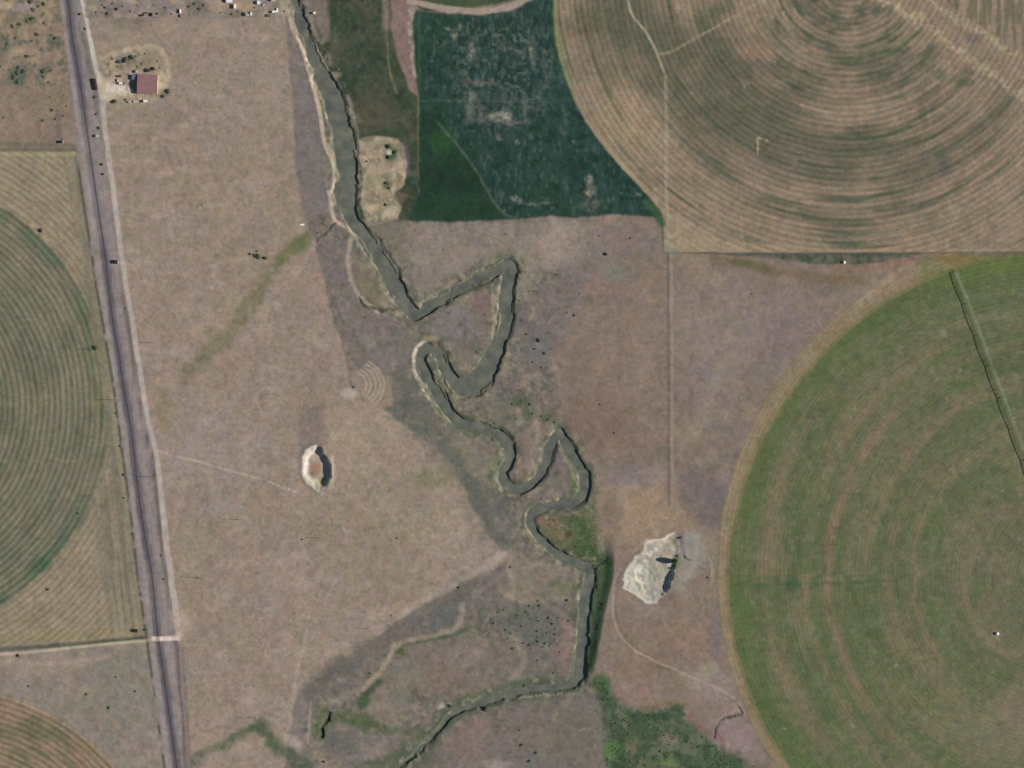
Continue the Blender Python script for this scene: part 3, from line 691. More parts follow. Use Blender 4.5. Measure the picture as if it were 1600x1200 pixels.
# ---- railway corridor and the gravel road beside it
def xat(P, v):
    P = np.array(P, float)
    return np.interp(v, P[:, 1], P[:, 0])
TRACK = [(40, -500), (97, -60), (107, 0), (114, 60), (121, 100), (129, 150), (136, 200), (150, 300), (165, 400), (177, 500), (186, 550), (193, 600), (206, 675), (214, 745), (221, 800), (229, 850), (238, 900), (247, 990), (256, 1050), (263, 1100), (270, 1150), (277, 1200), (285, 1260), (350, 1760)]
LEFTB = [(30, -500), (85, -60), (93, 0), (106, 100), (112, 150), (119, 235), (128, 300), (144, 400), (151, 450), (160, 500), (177, 600), (190, 700), (204, 800), (215, 900), (228, 990), (243, 1100), (257, 1200), (266, 1260), (332, 1760)]
ROAD = [(60, -500), (120, -60), (129, 0), (139, 50), (148, 95), (155, 125), (159, 150), (164, 200), (170.5, 250), (177.5, 300), (190, 400), (198, 450), (207, 500), (214, 550), (222, 600), (230, 650), (235.5, 675), (243, 705), (249, 745), (255, 800), (260, 850), (267, 900), (273, 940), (278, 985)]
ROADX = ROAD + [(284, 1010), (298, 1200), (306, 1260), (372, 1760)]
lb, rb, tk = xat(LEFTB, V), xat(ROADX, V), xat(TRACK, V)
cor = sstep(-1, 1, U - lb) * sstep(-1, 1, rb - U)
RWIN = (U > lb) & (U < rb) 
R[RWIN & (R != -1)] = G_RAIL
lay(ALL, cor, (135, 126, 119))
q = U - tk
ns = fbm(U * 3, V / 8, 10, 441, 3)
lay(ALL, cor * sstep(.4, .7, ns), (130, 119, 118), .7)
wide = sstep(150, 220, V) * sstep(420, 330, V)       # weathered stretch where the bed is paler
lay(ALL, cor * np.exp(-((q) / 11) ** 2), (124, 118, 119), .6 )
dk = sstep(8.0, 4.2, np.abs(q + (ns - .5) * 5))
lay(ALL, cor * dk * (1 - .72 * wide) * (1 - .35 * sstep(860, 900, V) * sstep(990, 940, V)), (92, 88, 93), .85)
lay(ALL, cor * np.exp(-((q + 12) / 4.0) ** 2), (152, 142, 134), .6)
lay(ALL, cor * np.exp(-((q - 14) / 3.5) ** 2) * sstep(.3, .6, ns), (154, 140, 130), .45)
gr = np.exp(-((U - (rb - 8)) / 3.4) ** 2) * sstep(.3, .55, fbm(U * 2, V / 6, 9, 451, 2))
lay(ALL, cor * gr * sstep(400, 520, V), (100, 86, 84), .8)
lay(ALL, cor * np.exp(-((U - (rb - 10)) / 5) ** 2) * sstep(300, 200, V) * sstep(.4, .6, fbm(U, V / 3, 10, 455, 2)), (102, 98, 92), .7)
lay(ALL, sstep(2.8, 1.2, np.abs(U - lb - 0)) * sstep(.25, .5, fbm(U, V, 12, 461, 2)) * sstep(225, 245, V), (78, 80, 64), .85)
lay(ALL, sstep(2.5, 1.2, np.abs(U - lb - 0)) * sstep(245, 225, V), (128, 112, 106), .4)
rw = 2.7 + 1.0 * sstep(40, 120, V) + .9 * sstep(700, 850, V)
rm = sstep(1.2, -1.0, np.abs(U - xat(ROAD, V) + WU * 1.5) - rw) * sstep(995, 975, V)
lay(ALL, rm, (172, 161, 150), .92)
lay(ALL, rm * sstep(170, 90, V), (190, 184, 172), .7)
R[(np.abs(U - xat(ROAD, V)) < rw) & (V < 990)] = G_ROAD
blob(284, 975, 14, 22, (172, 155, 138), .6, -10, 8)
blob(276, 996, 10, 6, (186, 170, 152), .8)
line([(285, 1010), (298, 1200), (306, 1260)], 3, (110, 96, 88), .6, 2, 2, brk=.3)
w, m = line([(240, 998.4), (276, 997.5)], 6.4, (208, 193, 176), .95, 1.4, .6)
R[w][m > .5] = G_XROAD
w, m = line([(-60, 1025), (0, 1022), (60, 1018), (120, 1011), (200, 1003), (238, 1000)], 3, (176, 162, 140), .5, 1.6, 1.5)
R[w][m > .25] = G_XROAD
hg = np.exp(-((np.abs(q)) / 5.5) ** 4)
Z += .3 * hg

# ---- farm yards in the north
YARD = [(133, -40), (440, -40), (452, 27), (134, 27)]
region(YARD, G_YARD)
w, m = poly(YARD, (136, 124, 112), .95, 3, 6)
ym = np.zeros_like(Z); ym[w] = m
lay(ALL, ym * sstep(.45, .62, fbm(U, V, 10, 471, 3)), (112, 108, 100), .7)
lay(ALL, ym * sstep(.5, .64, fbm(U, V, 13, 481, 3)), (160, 142, 120), .7)
lay(ALL, ym * sstep(.56, .68, fbm(U, V, 8, 491, 3)), (134, 122, 128), .6)
blob(350, 12, 24, 10, (164, 142, 120), .7); blob(385, 8, 14, 10, (160, 138, 114), .7); blob(445, 10, 8, 14, (164, 154, 132), .7)
blob(308, 12, 16, 12, (100, 102, 88), .75, 0, 6); blob(365, 20, 12, 6, (108, 112, 98), .7)
YARD2 = [(150, 66), (200, 64), (240, 72), (262, 90), (266, 130), (262, 152), (230, 166), (170, 166), (158, 150), (152, 110)]
region(YARD2, G_YARD)
poly(YARD2, (152, 137, 116), .75, 5, 8, mott=.2)
line([(160, 92), (178, 84), (215, 74), (246, 76), (260, 94), (262, 130), (256, 146)], 5, (176, 161, 136), .8, 3, 6, brk=.2)
line([(180, 88), (174, 108), (184, 140)], 5, (176, 162, 138), .65, 3, 4)
line([(200, 108), (206, 122), (204, 148), (214, 153), (246, 152), (256, 130), (248, 108), (226, 102)], 4, (170, 154, 130), .6, 3, 4, brk=.2)
poly([(150, 112), (160, 118), (178, 132), (204, 134), (206, 146), (190, 150), (165, 160), (158, 150)], (196, 182, 160), .9, 4, 6)
blob(180, 138, 16, 6, (206, 196, 182), .8); blob(176, 150, 14, 7, (182, 166, 138), .7)
blob(252, 128, 5, 14, (184, 168, 136), .8); blob(176, 105, 8, 14, (158, 148, 118), .7)
blob(198, 94, 17, 9, (106, 110, 98), .8, -15, 7, mott=.2); blob(188, 92, 8, 5, (124, 132, 134), .6)
blob(186, 118, 8, 8, (172, 150, 134), .7); blob(258, 146, 12, 6, (104, 112, 92), .75, -20, 5)
blob(236, 90, 14, 10, (136, 130, 100), .6); blob(285, 85, 10, 20, (132, 130, 108), .6)
lay(win(150, 275, 64, 170), sstep(.5, .66, fbm(U, V, 9, 485, 3))[win(150, 275, 64, 170)] * sstep(60, 40, np.hypot(U - 212, (V - 115) * 1.1)[win(150, 275, 64, 170)]), (112, 104, 90), .55)
lay(win(150, 275, 64, 170), sstep(.55, .7, fbm(U, V, 7, 488, 3))[win(150, 275, 64, 170)] * sstep(60, 40, np.hypot(U - 205, (V - 120) * 1.1)[win(150, 275, 64, 170)]), (182, 168, 142), .6)
blob(205, 160, 22, 4, (140, 132, 112), .6)

# ---- the two open pits
def put(w, m, col, amt=1.0): lay(w, m, col, amt)
P1 = [(478, 706), (485, 700), (493, 697), (499, 699), (506, 708), (514, 720), (518, 735), (518, 748), (512, 760), (502, 767), (491, 765), (482, 757), (475, 744), (472, 728), (473, 714)]
w = pts_win(P1, 14)
u_, v_ = U[w] + WU[w] * 8, V[w] + WV[w] * 8
d = poly_sd(u_, v_, P1)
wall_w = 1.8 + 7.5 * sstep(502, 490, u_ - (v_ - 730) * .12) + 9 * sstep(738, 752, v_)
Z[w] -= 5.6 * sstep(0, 1, d / wall_w)
Z[w] += .5 * np.exp(-((d + 2.5) / 2.5) ** 2)
put(w, sstep(-1.5, 1, d), (180, 174, 162), .95)
put(w, sstep(6, 11, d), (160, 146, 126), .85)
put(w, sstep(0, 2, d) * sstep(.45, .65, fbm(U[w], V[w], 5, 79, 2)), (150, 144, 130), .6)
blob(493, 732, 8, 11, (150, 104, 82), .85, 10, 5, mott=.35, seed=15, ms=4)
blob(502, 752, 9, 9, (150, 140, 112), .7); blob(486, 740, 5, 4, (104, 100, 84), .6); blob(484, 727, 3, 7, (130, 126, 116), .5)
line([(519, 715), (521, 735), (519, 752)], 3, (176, 166, 148), .6, 2)
R[w][d > -1] = G_PIT1
P2 = [(1009, 846), (1025, 841), (1040, 836), (1055, 831), (1060, 838), (1058, 854), (1058, 872), (1052, 888), (1048, 905), (1044, 920), (1037, 932), (1026, 942), (1012, 941), (997, 934), (982, 925), (974, 916), (975, 900), (987, 885), (991, 872), (1000, 860)]
w = pts_win(P2, 14)
u_, v_ = U[w] + WU[w] * 5, V[w] + WV[w] * 5
d = poly_sd(u_ + WU[w] * 5, v_ + WV[w] * 5, P2)
wall_w = 1.8 + 26 * sstep(1044, 1020, u_) + 4 * sstep(895, 870, v_)
dep = 1.8 + 1.6 * sstep(878, 884, v_) + 2.0 * sstep(892, 902, v_) - 1.4 * sstep(915, 935, v_) + (fbm(U[w], V[w], 7, 81, 3) - .5) * 1.6
Z[w] -= dep * sstep(0, 1, d / wall_w)
put(w, sstep(-1.2, 1.2, d + (fbm(U[w], V[w], 5, 77, 2) - .5) * 4), (192, 182, 170), .95)
n_ = fbm(U[w], V[w], 9, 501, 3)
put(w, sstep(3, 8, d) * sstep(.25, .55, n_), (152, 150, 136), .85)
put(w, sstep(2, 5, d) * sstep(.5, .66, fbm(U[w], V[w], 4, 505, 3)), (132, 130, 118), .5)
put(w, sstep(2, 6, d) * sstep(860, 846, v_) * sstep(1015, 1030, u_), (148, 138, 118), .7)
blob(1040, 862, 8, 5, (154, 138, 110), .7); blob(1020, 900, 14, 20, (158, 154, 138), .6); blob(1024, 858, 3, 3, (200, 196, 180), .7)
line([(992, 888), (995, 905), (1002, 912), (1004, 920)], 2.5, (206, 194, 170), .7, 1.4, 2)
blob(1056, 880, 6, 12, (96, 112, 78), .8, 0, 4); blob(1063, 842, 4, 10, (108, 102, 102), .6)  # green under the tree; second blob repeats the painted corner shadow
R[w][d > -1] = G_PIT2

# ---- river
RIV = [(436, -220, 16), (444, -60, 16), (460, 0, 16), (468, 30, 17), (480, 60, 18), (490, 85, 21), (506, 125, 27), (517, 150, 30), (525, 175, 30), (531, 200, 33), (537, 225, 32), (541, 250, 31), (543, 275, 30), (541, 300, 38), (543, 322, 27),
       (553, 348, 18), (576, 375, 22), (591, 400, 24), (607, 425, 25), (618, 447, 26), (631, 470, 24), (645, 488, 20), (656, 490, 14), (672, 479, 16), (700, 463, 16), (725, 446, 17), (750, 433, 18), (774, 422, 20), (792, 416, 22),
       (797, 428, 23), (794, 450, 23), (791, 475, 22), (789, 500, 21), (783, 525, 20), (775, 548, 24), (762, 575, 30), (747, 595, 34), (730, 605, 32), (714, 603, 24), (703, 590, 20), (694, 572, 18), (686, 555, 16), (677, 545, 14), (667, 544, 14), (659, 552, 12), (657, 565, 14),
       (663, 583, 18), (676, 603, 19), (690, 625, 19), (703, 645, 17), (718, 659, 15), (735, 665, 13), (752, 667, 12), (768, 672, 12), (782, 681, 13), (793, 694, 14), (798, 710, 13), (794, 725, 12), (785, 740, 11), (788, 754, 11), (803, 765, 11),
       (820, 762, 11), (834, 753, 11), (845, 738, 11), (852, 722, 10), (857, 705, 10), (864, 688, 10), (873, 676, 11), (880, 684, 11), (889, 700, 11), (900, 719, 11), (910, 738, 12), (915, 755, 13), (911, 772, 12), (898, 783, 11), (874, 789, 10), (850, 793, 10),
       (833, 801, 10), (827, 814, 10), (836, 832, 10), (852, 850, 9), (872, 866, 9), (892, 876, 9), (912, 883, 10), (921, 896, 12), (919, 915, 13), (914, 940, 14), (912, 960, 14), (911, 985, 14), (909, 1010, 13), (907, 1035, 13), (904, 1055, 14), (892, 1069, 11),
       (870, 1073, 9), (846, 1075, 8.5), (814, 1080, 8.5), (781, 1089, 8), (749, 1099, 7.5), (723, 1108, 7), (702, 1120, 6.5), (686, 1140, 6), (666, 1160, 5.5), (643, 1184, 5), (610, 1215, 6), (560, 1290, 8), (500, 1500, 10)]
RP = smooth_path(RIV, 4)
rd = np.full(U.shape, 1e9)
for k in range(0, len(RP) - 1, 8):
    sg = RP[k:k + 9]
    w = pts_win(sg[:, :2], 46)
    rd[w] = np.minimum(rd[w], seg_dist(U[w] + WU[w] * 3.0, V[w] + WV[w] * 3.0, sg[:, :2], sg[:, 2]))
rv = V
rd = rd - 1.3 * sstep(630, 700, V) + (fbm(U, V, 5, 515, 2) - .5) * (2.6 - 1.2 * sstep(630, 700, V)) + (fbm(U, V, 16, 517, 2) - .5) * (3.4 - 1.4 * sstep(630, 700, V))
rd = rd + sstep(1115, 1165, V) * (1.2 + (fbm(U, V, 9, 513, 2) - .35) * 7) * (U < 720)
bank_h = 2.7 - .6 * sstep(1070, 1110, rv)
soft = sstep(.45, .62, fbm(U, V, 26, 519, 2))           # some banks slope gently, others are cut steep
Z -= bank_h * (1 - np.clip((rd + .4) / (2.0 + 6.5 * soft), 0, 1)) ** (1 + .6 * soft)
Z -= 1.0 * sstep(.5, -3.5, rd)
near = sstep(8, 1, rd)
lay(ALL, near * sstep(-1, 1.5, rd) * sstep(.35, .6, fbm(U, V, 14, 511, 3)), (118, 112, 92), .5)
lay(ALL, near * sstep(.46, .62, fbm(U, V, 8, 521, 3)), (84, 90, 72), .75)
lay(ALL, sstep(1.5, -.5, rd), (92, 92, 80), .8)
lay(ALL, sstep(10, 3, rd) * sstep(880, 900, V) * sstep(1075, 1060, V) * sstep(.3, .6, fbm(U / 1, V / 4, 6, 529, 2)), (94, 99, 86), .7)
lay(ALL, sstep(9, 1, rd) * sstep(1062, 1075, V) * (U < 905), (98, 100, 88), .6)
low = sstep(1062, 1075, V) * sstep(15, 3, rd) * (U < 905)
lay(ALL, low * sstep(.3, .6, fbm(U, V, 10, 523, 3)), (84, 92, 74), .75)
lay(ALL, sstep(4.5, .5, rd) * sstep(370, 450, V) * sstep(.3, .55, fbm(U, V, 15, 535, 2)), (74, 82, 66), .8)
lay(ALL, sstep(13, 3, rd) * sstep(600, 680, V) * sstep(.42, .6, fbm(U, V, 9, 537, 3)), (80, 88, 72), .65)
lay(ALL, sstep(24, 6, rd) * sstep(.48, .66, fbm(U, V, 13, 525, 3)) * sstep(330, 420, V), (84, 90, 74), .6)
lay(ALL, sstep(26, 4, rd) * sstep(.56, .7, fbm(U, V, 9, 527, 3)), (150, 140, 118), .5)
bars = sstep(.5, .66, fbm(U, V, 20, 533, 2)) * (1 - .75 * sstep(630, 700, V)) * sstep(-9, -1, rd) * sstep(1.5, -.5, rd)
Z += bars * 1.95
lay(ALL, bars, (112, 106, 92), .7)
bed = rd < 1.0
# bluff along the east bank
BL = [(958, 838), (960, 868), (958, 900), (951, 930), (944, 960), (937, 1000), (930, 1035), (922, 1066)]
xb = xat(BL, V)
amp = 3.6 * sstep(820, 880, V) * sstep(1085, 1030, V)
t = (xb - U)
Z += amp * sstep(17, -2, t) * np.clip(1 - np.clip(-t, 0, None) / 260, 0, 1) ** 1.5 * (U > 915)
bm = sstep(-2, 2, t) * sstep(24, 20, t) * sstep(855, 880, V) * sstep(1062, 1040, V) * sstep(.5, 3, rd)
lay(ALL, bm, (68, 84, 62), .9)
lay(ALL, bm * sstep(.45, .65, fbm(U, V, 12, 531, 3)), (70, 92, 62), .7)
R[(bm > .5)] = G_BLUFF
# small side channels
for P_, dp, wd, col in (([(524, 349), (515, 358), (505, 365), (499, 369), (492, 378)], 1.2, 2.0, (74, 74, 66)),
                        ([(562, 468), (568, 477), (582, 484), (600, 486), (616, 484), (624, 480)], 1.4, 2.6, (60, 68, 58)),
                        ([(1117, 1152), (1120, 1138), (1132, 1124), (1148, 1118), (1158, 1116), (1154, 1106)], 1.0, 2.0, (56, 66, 54)),
                        ([(515, 1114), (511, 1124), (505, 1134), (500, 1148)], 2.6, 3.6, (58, 58, 54))):
    P_ = smooth_path(P_, 4)
    w = pts_win(P_, 8)
    d = seg_dist(U[w] + WU[w] * 9, V[w] + WV[w] * 9, P_)
    brk_ = .55 + .45 * sstep(.35, .55, fbm(U[w], V[w], 6, 543, 2))
    lay(w, sstep(wd + 1, wd - 1, d) * brk_, col, .8)
    Z[w] -= dp * sstep(wd + .4, .2, d) * brk_
R[bed] = G_BED

# rolling relief and micro relief everywhere off the roads and the water
calm = 1 - np.clip(rm + hg, 0, 1)
Z += (fbm(U, V, 240, 541, 2) - .5) * 1.6 * sstep(0, 60, rd)
Z += (fbm(U, V, 11, 551, 3) - .5) * .34 * calm * (1 - .6 * np.clip(A, 0, 1))
# fine mottle of dry grass
mt = fbm(U, V, 5, 561, 2); mt2 = fbm(U, V, 18, 571, 3)
mt3 = fbm(U, V, 8, 565, 3)
mt4 = fbm(U, V, 2.4, 568, 1)
C *= (1 + (mt4 - .5) * .13 + (mt - .5) * .28 + (mt2 - .5) * .22 + (mt3 - .5) * .26)[..., None]
C[..., 0] *= 1 + (fbm(U, V, 10, 581, 3) - .5) * .20
C[..., 2] *= 1 + (fbm(U, V, 12, 591, 3) - .5) * .24
C = np.clip(C, .004, .85); A = np.clip(A, 0, 1)
WATER_Z = -2.2

def zat(u, v):
    i = int(np.clip(np.searchsorted(US, u) - 1, 0, NU - 2)); j = int(np.clip(np.searchsorted(VS, v) - 1, 0, NV - 2))
    fu = (u - US[i]) / (US[i + 1] - US[i]); fv = (v - VS[j]) / (VS[j + 1] - VS[j])
    return float((Z[j, i] * (1 - fu) + Z[j, i + 1] * fu) * (1 - fv) + (Z[j + 1, i] * (1 - fu) + Z[j + 1, i + 1] * fu) * fv)
def P3(u, v, dz=0.0):
    return Vector((u - 800.0, 600.0 - v, zat(u, v) + dz))

# ------------------------------------------------------------------ materials
def nmat(name):
    m = bpy.data.materials.new(name); m.use_nodes = True
    nt = m.node_tree
    return m, nt, nt.nodes["Principled BSDF"]
def ground_mat(name, centre=None, period=8.0, fine=.22, dark=(.60, .70, .66), light=(1.26, 1.18, 1.14), straight=False):
    m, nt, b = nmat(name)
    N, K = nt.nodes, nt.links
    def node(t, **kw):
        n = N.new(t)
        for k, v in kw.items(): setattr(n, k, v)
        return n
    def math_(op, a, b_=None, c_=None):
        n = node("ShaderNodeMath", operation=op)
        for i, x in enumerate((a, b_, c_)):
            if x is None: continue
            if isinstance(x, (int, float)): n.inputs[i].default_value = x
            else: K.new(x, n.inputs[i])
        return n.outputs[0]
    att = node("ShaderNodeAttribute", attribute_name="cover")
    geo = node("ShaderNodeNewGeometry")
    n1 = node("ShaderNodeTexNoise"); n1.inputs["Scale"].default_value = .55; n1.inputs["Detail"].default_value = 5
    K.new(geo.outputs["Position"], n1.inputs["Vector"])
    n2 = node("ShaderNodeTexNoise"); n2.inputs["Scale"].default_value = .2; n2.inputs["Detail"].default_value = 3
    K.new(geo.outputs["Position"], n2.inputs["Vector"])
    v = math_('ADD', math_('MULTIPLY', math_('SUBTRACT', n1.outputs[0], .5), fine * 2.2), math_('MULTIPLY', math_('SUBTRACT', n2.outputs[0], .5), fine * 1.6))
    v = math_('ADD', v, 1.0)
    mul = node("ShaderNodeVectorMath", operation='SCALE')
    K.new(att.outputs["Color"], mul.inputs[0]); K.new(v, mul.inputs["Scale"])
    col = mul.outputs[0]
    hsrc = n1.outputs[0]
    if centre:
        sep = node("ShaderNodeSeparateXYZ"); K.new(geo.outputs["Position"], sep.inputs[0])
        dx = math_('SUBTRACT', sep.outputs[0], centre[0] - 800.0); dy = math_('SUBTRACT', sep.outputs[1], 600.0 - centre[1])
        r = math_('SQRT', math_('ADD', math_('MULTIPLY', dx, dx), math_('MULTIPLY', dy, dy)))
        th = math_('ARCTAN2', dy, dx)
        if centre[0] > 700: th = math_('ARCTAN2', math_('MULTIPLY', dy, -1.0), math_('MULTIPLY', dx, -1.0))
        cv = node("ShaderNodeCombineXYZ"); K.new(math_('DIVIDE', r, period * .8), cv.inputs[0]); K.new(math_('MULTIPLY', th, 7.0), cv.inputs[1])
        nz = node("ShaderNodeTexNoise"); nz.inputs["Scale"].default_value = 1.0; nz.inputs["Detail"].default_value = 2.5; K.new(cv.outputs[0], nz.inputs["Vector"])
        cv2 = node("ShaderNodeCombineXYZ"); K.new(math_('DIVIDE', r, 40.0), cv2.inputs[0]); K.new(math_('MULTIPLY', th, 5.0), cv2.inputs[1])
        nz2 = node("ShaderNodeTexNoise"); nz2.inputs["Detail"].default_value = 2; nz2.inputs["Scale"].default_value = 1.0; K.new(cv2.outputs[0], nz2.inputs["Vector"])
        wob = math_('MULTIPLY', math_('SUBTRACT', nz2.outputs[0], .5), 2.6)
        ph = math_('ADD', math_('MULTIPLY', r, 2 * math.pi / period), wob)
        wv = math_('MULTIPLY', math_('SINE', ph), .38)
        p = math_('ADD', math_('ADD', wv, .5), math_('MULTIPLY', math_('SUBTRACT', nz.outputs[0], .5), 1.15))
        cl = node("ShaderNodeClamp"); K.new(p, cl.inputs[0])
        mx = node("ShaderNodeMix", data_type='RGBA'); mx.inputs[6].default_value = (*dark, 1); mx.inputs[7].default_value = (*light, 1)
        K.new(cl.outputs[0], mx.inputs[0])
        mx2 = node("ShaderNodeMix", data_type='RGBA'); mx2.inputs[6].default_value = (1, 1, 1, 1)
        K.new(att.outputs["Alpha"], mx2.inputs[0]); K.new(mx.outputs[2], mx2.inputs[7])
        vm = node("ShaderNodeVectorMath", operation='MULTIPLY'); K.new(col, vm.inputs[0]); K.new(mx2.outputs[2], vm.inputs[1])
        col = vm.outputs[0]
    K.new(col, b.inputs["Base Color"])
    b.inputs["Roughness"].default_value = 1.0
    b.inputs["Specular IOR Level"].default_value = 0.08
    bp = node("ShaderNodeBump"); bp.inputs["Strength"].default_value = .25; bp.inputs["Distance"].default_value = .25
    K.new(hsrc, bp.inputs["Height"]); K.new(bp.outputs[0], b.inputs["Normal"])
    return m

def solid(name, col, rough=.7, var=.12, scale=1.2, metal=0.0, spec=.3, bands=None):
    m, nt, b = nmat(name)
    N, K = nt.nodes, nt.links
    c = L(col)
    tc = N.new("ShaderNodeTexCoord"); nz = N.new("ShaderNodeTexNoise"); nz.inputs["Scale"].default_value = scale; nz.inputs["Detail"].default_value = 4
    K.new(tc.outputs["Object"], nz.inputs["Vector"])
    rp = N.new("ShaderNodeValToRGB")
    rp.color_ramp.elements[0].position = .3; rp.color_ramp.elements[1].position = .7
    rp.color_ramp.elements[0].color = (*np.clip(c * (1 - var), 0, 1), 1); rp.color_ramp.elements[1].color = (*np.clip(c * (1 + var), 0, 1), 1)
    K.new(nz.outputs[0], rp.inputs[0]); K.new(rp.outputs[0], b.inputs["Base Color"])
    b.inputs["Roughness"].default_value = rough; b.inputs["Metallic"].default_value = metal; b.inputs["Specular IOR Level"].default_value = spec
    return m

M = {}
GM = dict(open=ground_mat("dry_range_grass"), yard=ground_mat("farmyard_soil", fine=.2), gravel=ground_mat("pale_gravel", fine=.07),
          bed=ground_mat("river_bed_mud", fine=.1), pit=ground_mat("quarried_subsoil", fine=.1), green=ground_mat("dense_green_crop", fine=.26),
          left=ground_mat("mown_rows_west", LC, 9.2, dark=(.66, .72, .68), light=(1.2, 1.15, 1.12)), ne=ground_mat("mown_rows_north_east", NEC, 9.0, dark=(.74, .82, .79), light=(1.15, 1.09, 1.06)),
          right=ground_mat("thin_rows_east", RC, 6.5, dark=(.82, .89, .84), light=(1.14, 1.10, 1.08)), sw=ground_mat("mown_rows_south", SC, 9.0),
          ballast=ground_mat("railway_ballast", fine=.12))

# ------------------------------------------------------------------ land meshes: one sheet of cells shared out between its pieces
vid = np.arange(NU * NV).reshape(NV, NU)
cellR = R[:-1, :-1].copy()
VX = (U - 800.0).ravel(); VY = (600.0 - V).ravel(); VZ = Z.ravel()
CF = np.concatenate([C.reshape(-1, 3), A.reshape(-1, 1)], 1).astype(np.float32)
def sheet(name, mask, mat, zconst=None, label=None):
    jj, ii = np.nonzero(mask)
    if not len(jj): return None
    q = np.stack([vid[jj, ii], vid[jj + 1, ii], vid[jj + 1, ii + 1], vid[jj, ii + 1]], 1)
    used, inv = np.unique(q.ravel(), return_inverse=True)
    me = bpy.data.meshes.new(name)
    me.vertices.add(len(used)); me.loops.add(len(inv)); me.polygons.add(len(q))
    co = np.stack([VX[used], VY[used], VZ[used] if zconst is None else np.full(len(used), zconst)], 1).astype(np.float32)
    me.vertices.foreach_set("co", co.ravel())
    me.loops.foreach_set("vertex_index", inv.astype(np.int32).ravel())
    me.polygons.foreach_set("loop_start", np.arange(0, len(inv), 4, dtype=np.int32))
    me.polygons.foreach_set("loop_total", np.full(len(q), 4, dtype=np.int32))
    me.polygons.foreach_set("use_smooth", np.ones(len(q), bool))
    me.update(calc_edges=True)
    if zconst is None:
        at = me.color_attributes.new("cover", 'FLOAT_COLOR', 'POINT')
        at.data.foreach_set("color", CF[used].ravel())
    me.materials.append(mat)
    o = bpy.data.objects.new(name, me); COL.objects.link(o)
    o["kind"] = "structure"
    if label: o["label"] = label
    return o
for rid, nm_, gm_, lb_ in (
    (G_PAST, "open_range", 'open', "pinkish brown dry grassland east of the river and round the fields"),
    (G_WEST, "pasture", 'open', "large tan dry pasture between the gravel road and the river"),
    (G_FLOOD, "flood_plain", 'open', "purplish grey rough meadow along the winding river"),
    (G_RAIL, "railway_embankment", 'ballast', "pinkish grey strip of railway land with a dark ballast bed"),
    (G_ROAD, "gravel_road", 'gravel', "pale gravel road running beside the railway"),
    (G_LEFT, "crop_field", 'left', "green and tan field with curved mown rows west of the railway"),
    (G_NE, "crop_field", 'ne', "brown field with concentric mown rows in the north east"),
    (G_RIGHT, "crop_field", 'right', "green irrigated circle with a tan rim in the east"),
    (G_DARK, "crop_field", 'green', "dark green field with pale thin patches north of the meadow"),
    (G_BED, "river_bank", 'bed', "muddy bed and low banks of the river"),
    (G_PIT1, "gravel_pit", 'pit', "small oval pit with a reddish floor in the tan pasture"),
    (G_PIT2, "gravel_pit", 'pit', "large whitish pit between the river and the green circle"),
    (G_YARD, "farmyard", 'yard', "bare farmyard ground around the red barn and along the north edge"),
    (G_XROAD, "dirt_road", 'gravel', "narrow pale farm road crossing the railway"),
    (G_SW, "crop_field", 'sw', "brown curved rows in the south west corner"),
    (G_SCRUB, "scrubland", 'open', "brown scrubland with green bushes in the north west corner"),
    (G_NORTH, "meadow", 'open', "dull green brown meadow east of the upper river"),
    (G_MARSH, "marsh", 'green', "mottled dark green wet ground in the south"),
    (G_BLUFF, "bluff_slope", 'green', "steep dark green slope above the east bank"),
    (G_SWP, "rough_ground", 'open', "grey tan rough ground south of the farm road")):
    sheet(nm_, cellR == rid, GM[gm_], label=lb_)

wm_, nt, b = nmat("muddy_river_water")
nz = nt.nodes.new("ShaderNodeTexNoise"); nz.inputs["Scale"].default_value = .05; nz.inputs["Detail"].default_value = 7; nz.inputs["Roughness"].default_value = .62
geo = nt.nodes.new("ShaderNodeNewGeometry"); nt.links.new(geo.outputs["Position"], nz.inputs["Vector"])
rp = nt.nodes.new("ShaderNodeValToRGB")
rp.color_ramp.elements[0].position = .35; rp.color_ramp.elements[0].color = (*L((82, 88, 82)), 1)
rp.color_ramp.elements[1].position = .68; rp.color_ramp.elements[1].color = (*L((114, 115, 100)), 1)
nt.links.new(nz.outputs[0], rp.inputs[0]); nt.links.new(rp.outputs[0], b.inputs["Base Color"])
b.inputs["Roughness"].default_value = .25; b.inputs["IOR"].default_value = 1.33
nb = nt.nodes.new("ShaderNodeTexNoise"); nb.inputs["Scale"].default_value = .9; nt.links.new(geo.outputs["Position"], nb.inputs["Vector"])
bp = nt.nodes.new("ShaderNodeBump"); bp.inputs["Strength"].default_value = .15; bp.inputs["Distance"].default_value = .1
nt.links.new(nb.outputs[0], bp.inputs["Height"]); nt.links.new(bp.outputs[0], b.inputs["Normal"])
wmask = (rd[:-1, :-1] < 3.2)
sheet("river", wmask, wm_, zconst=WATER_Z, label="grey green winding river")

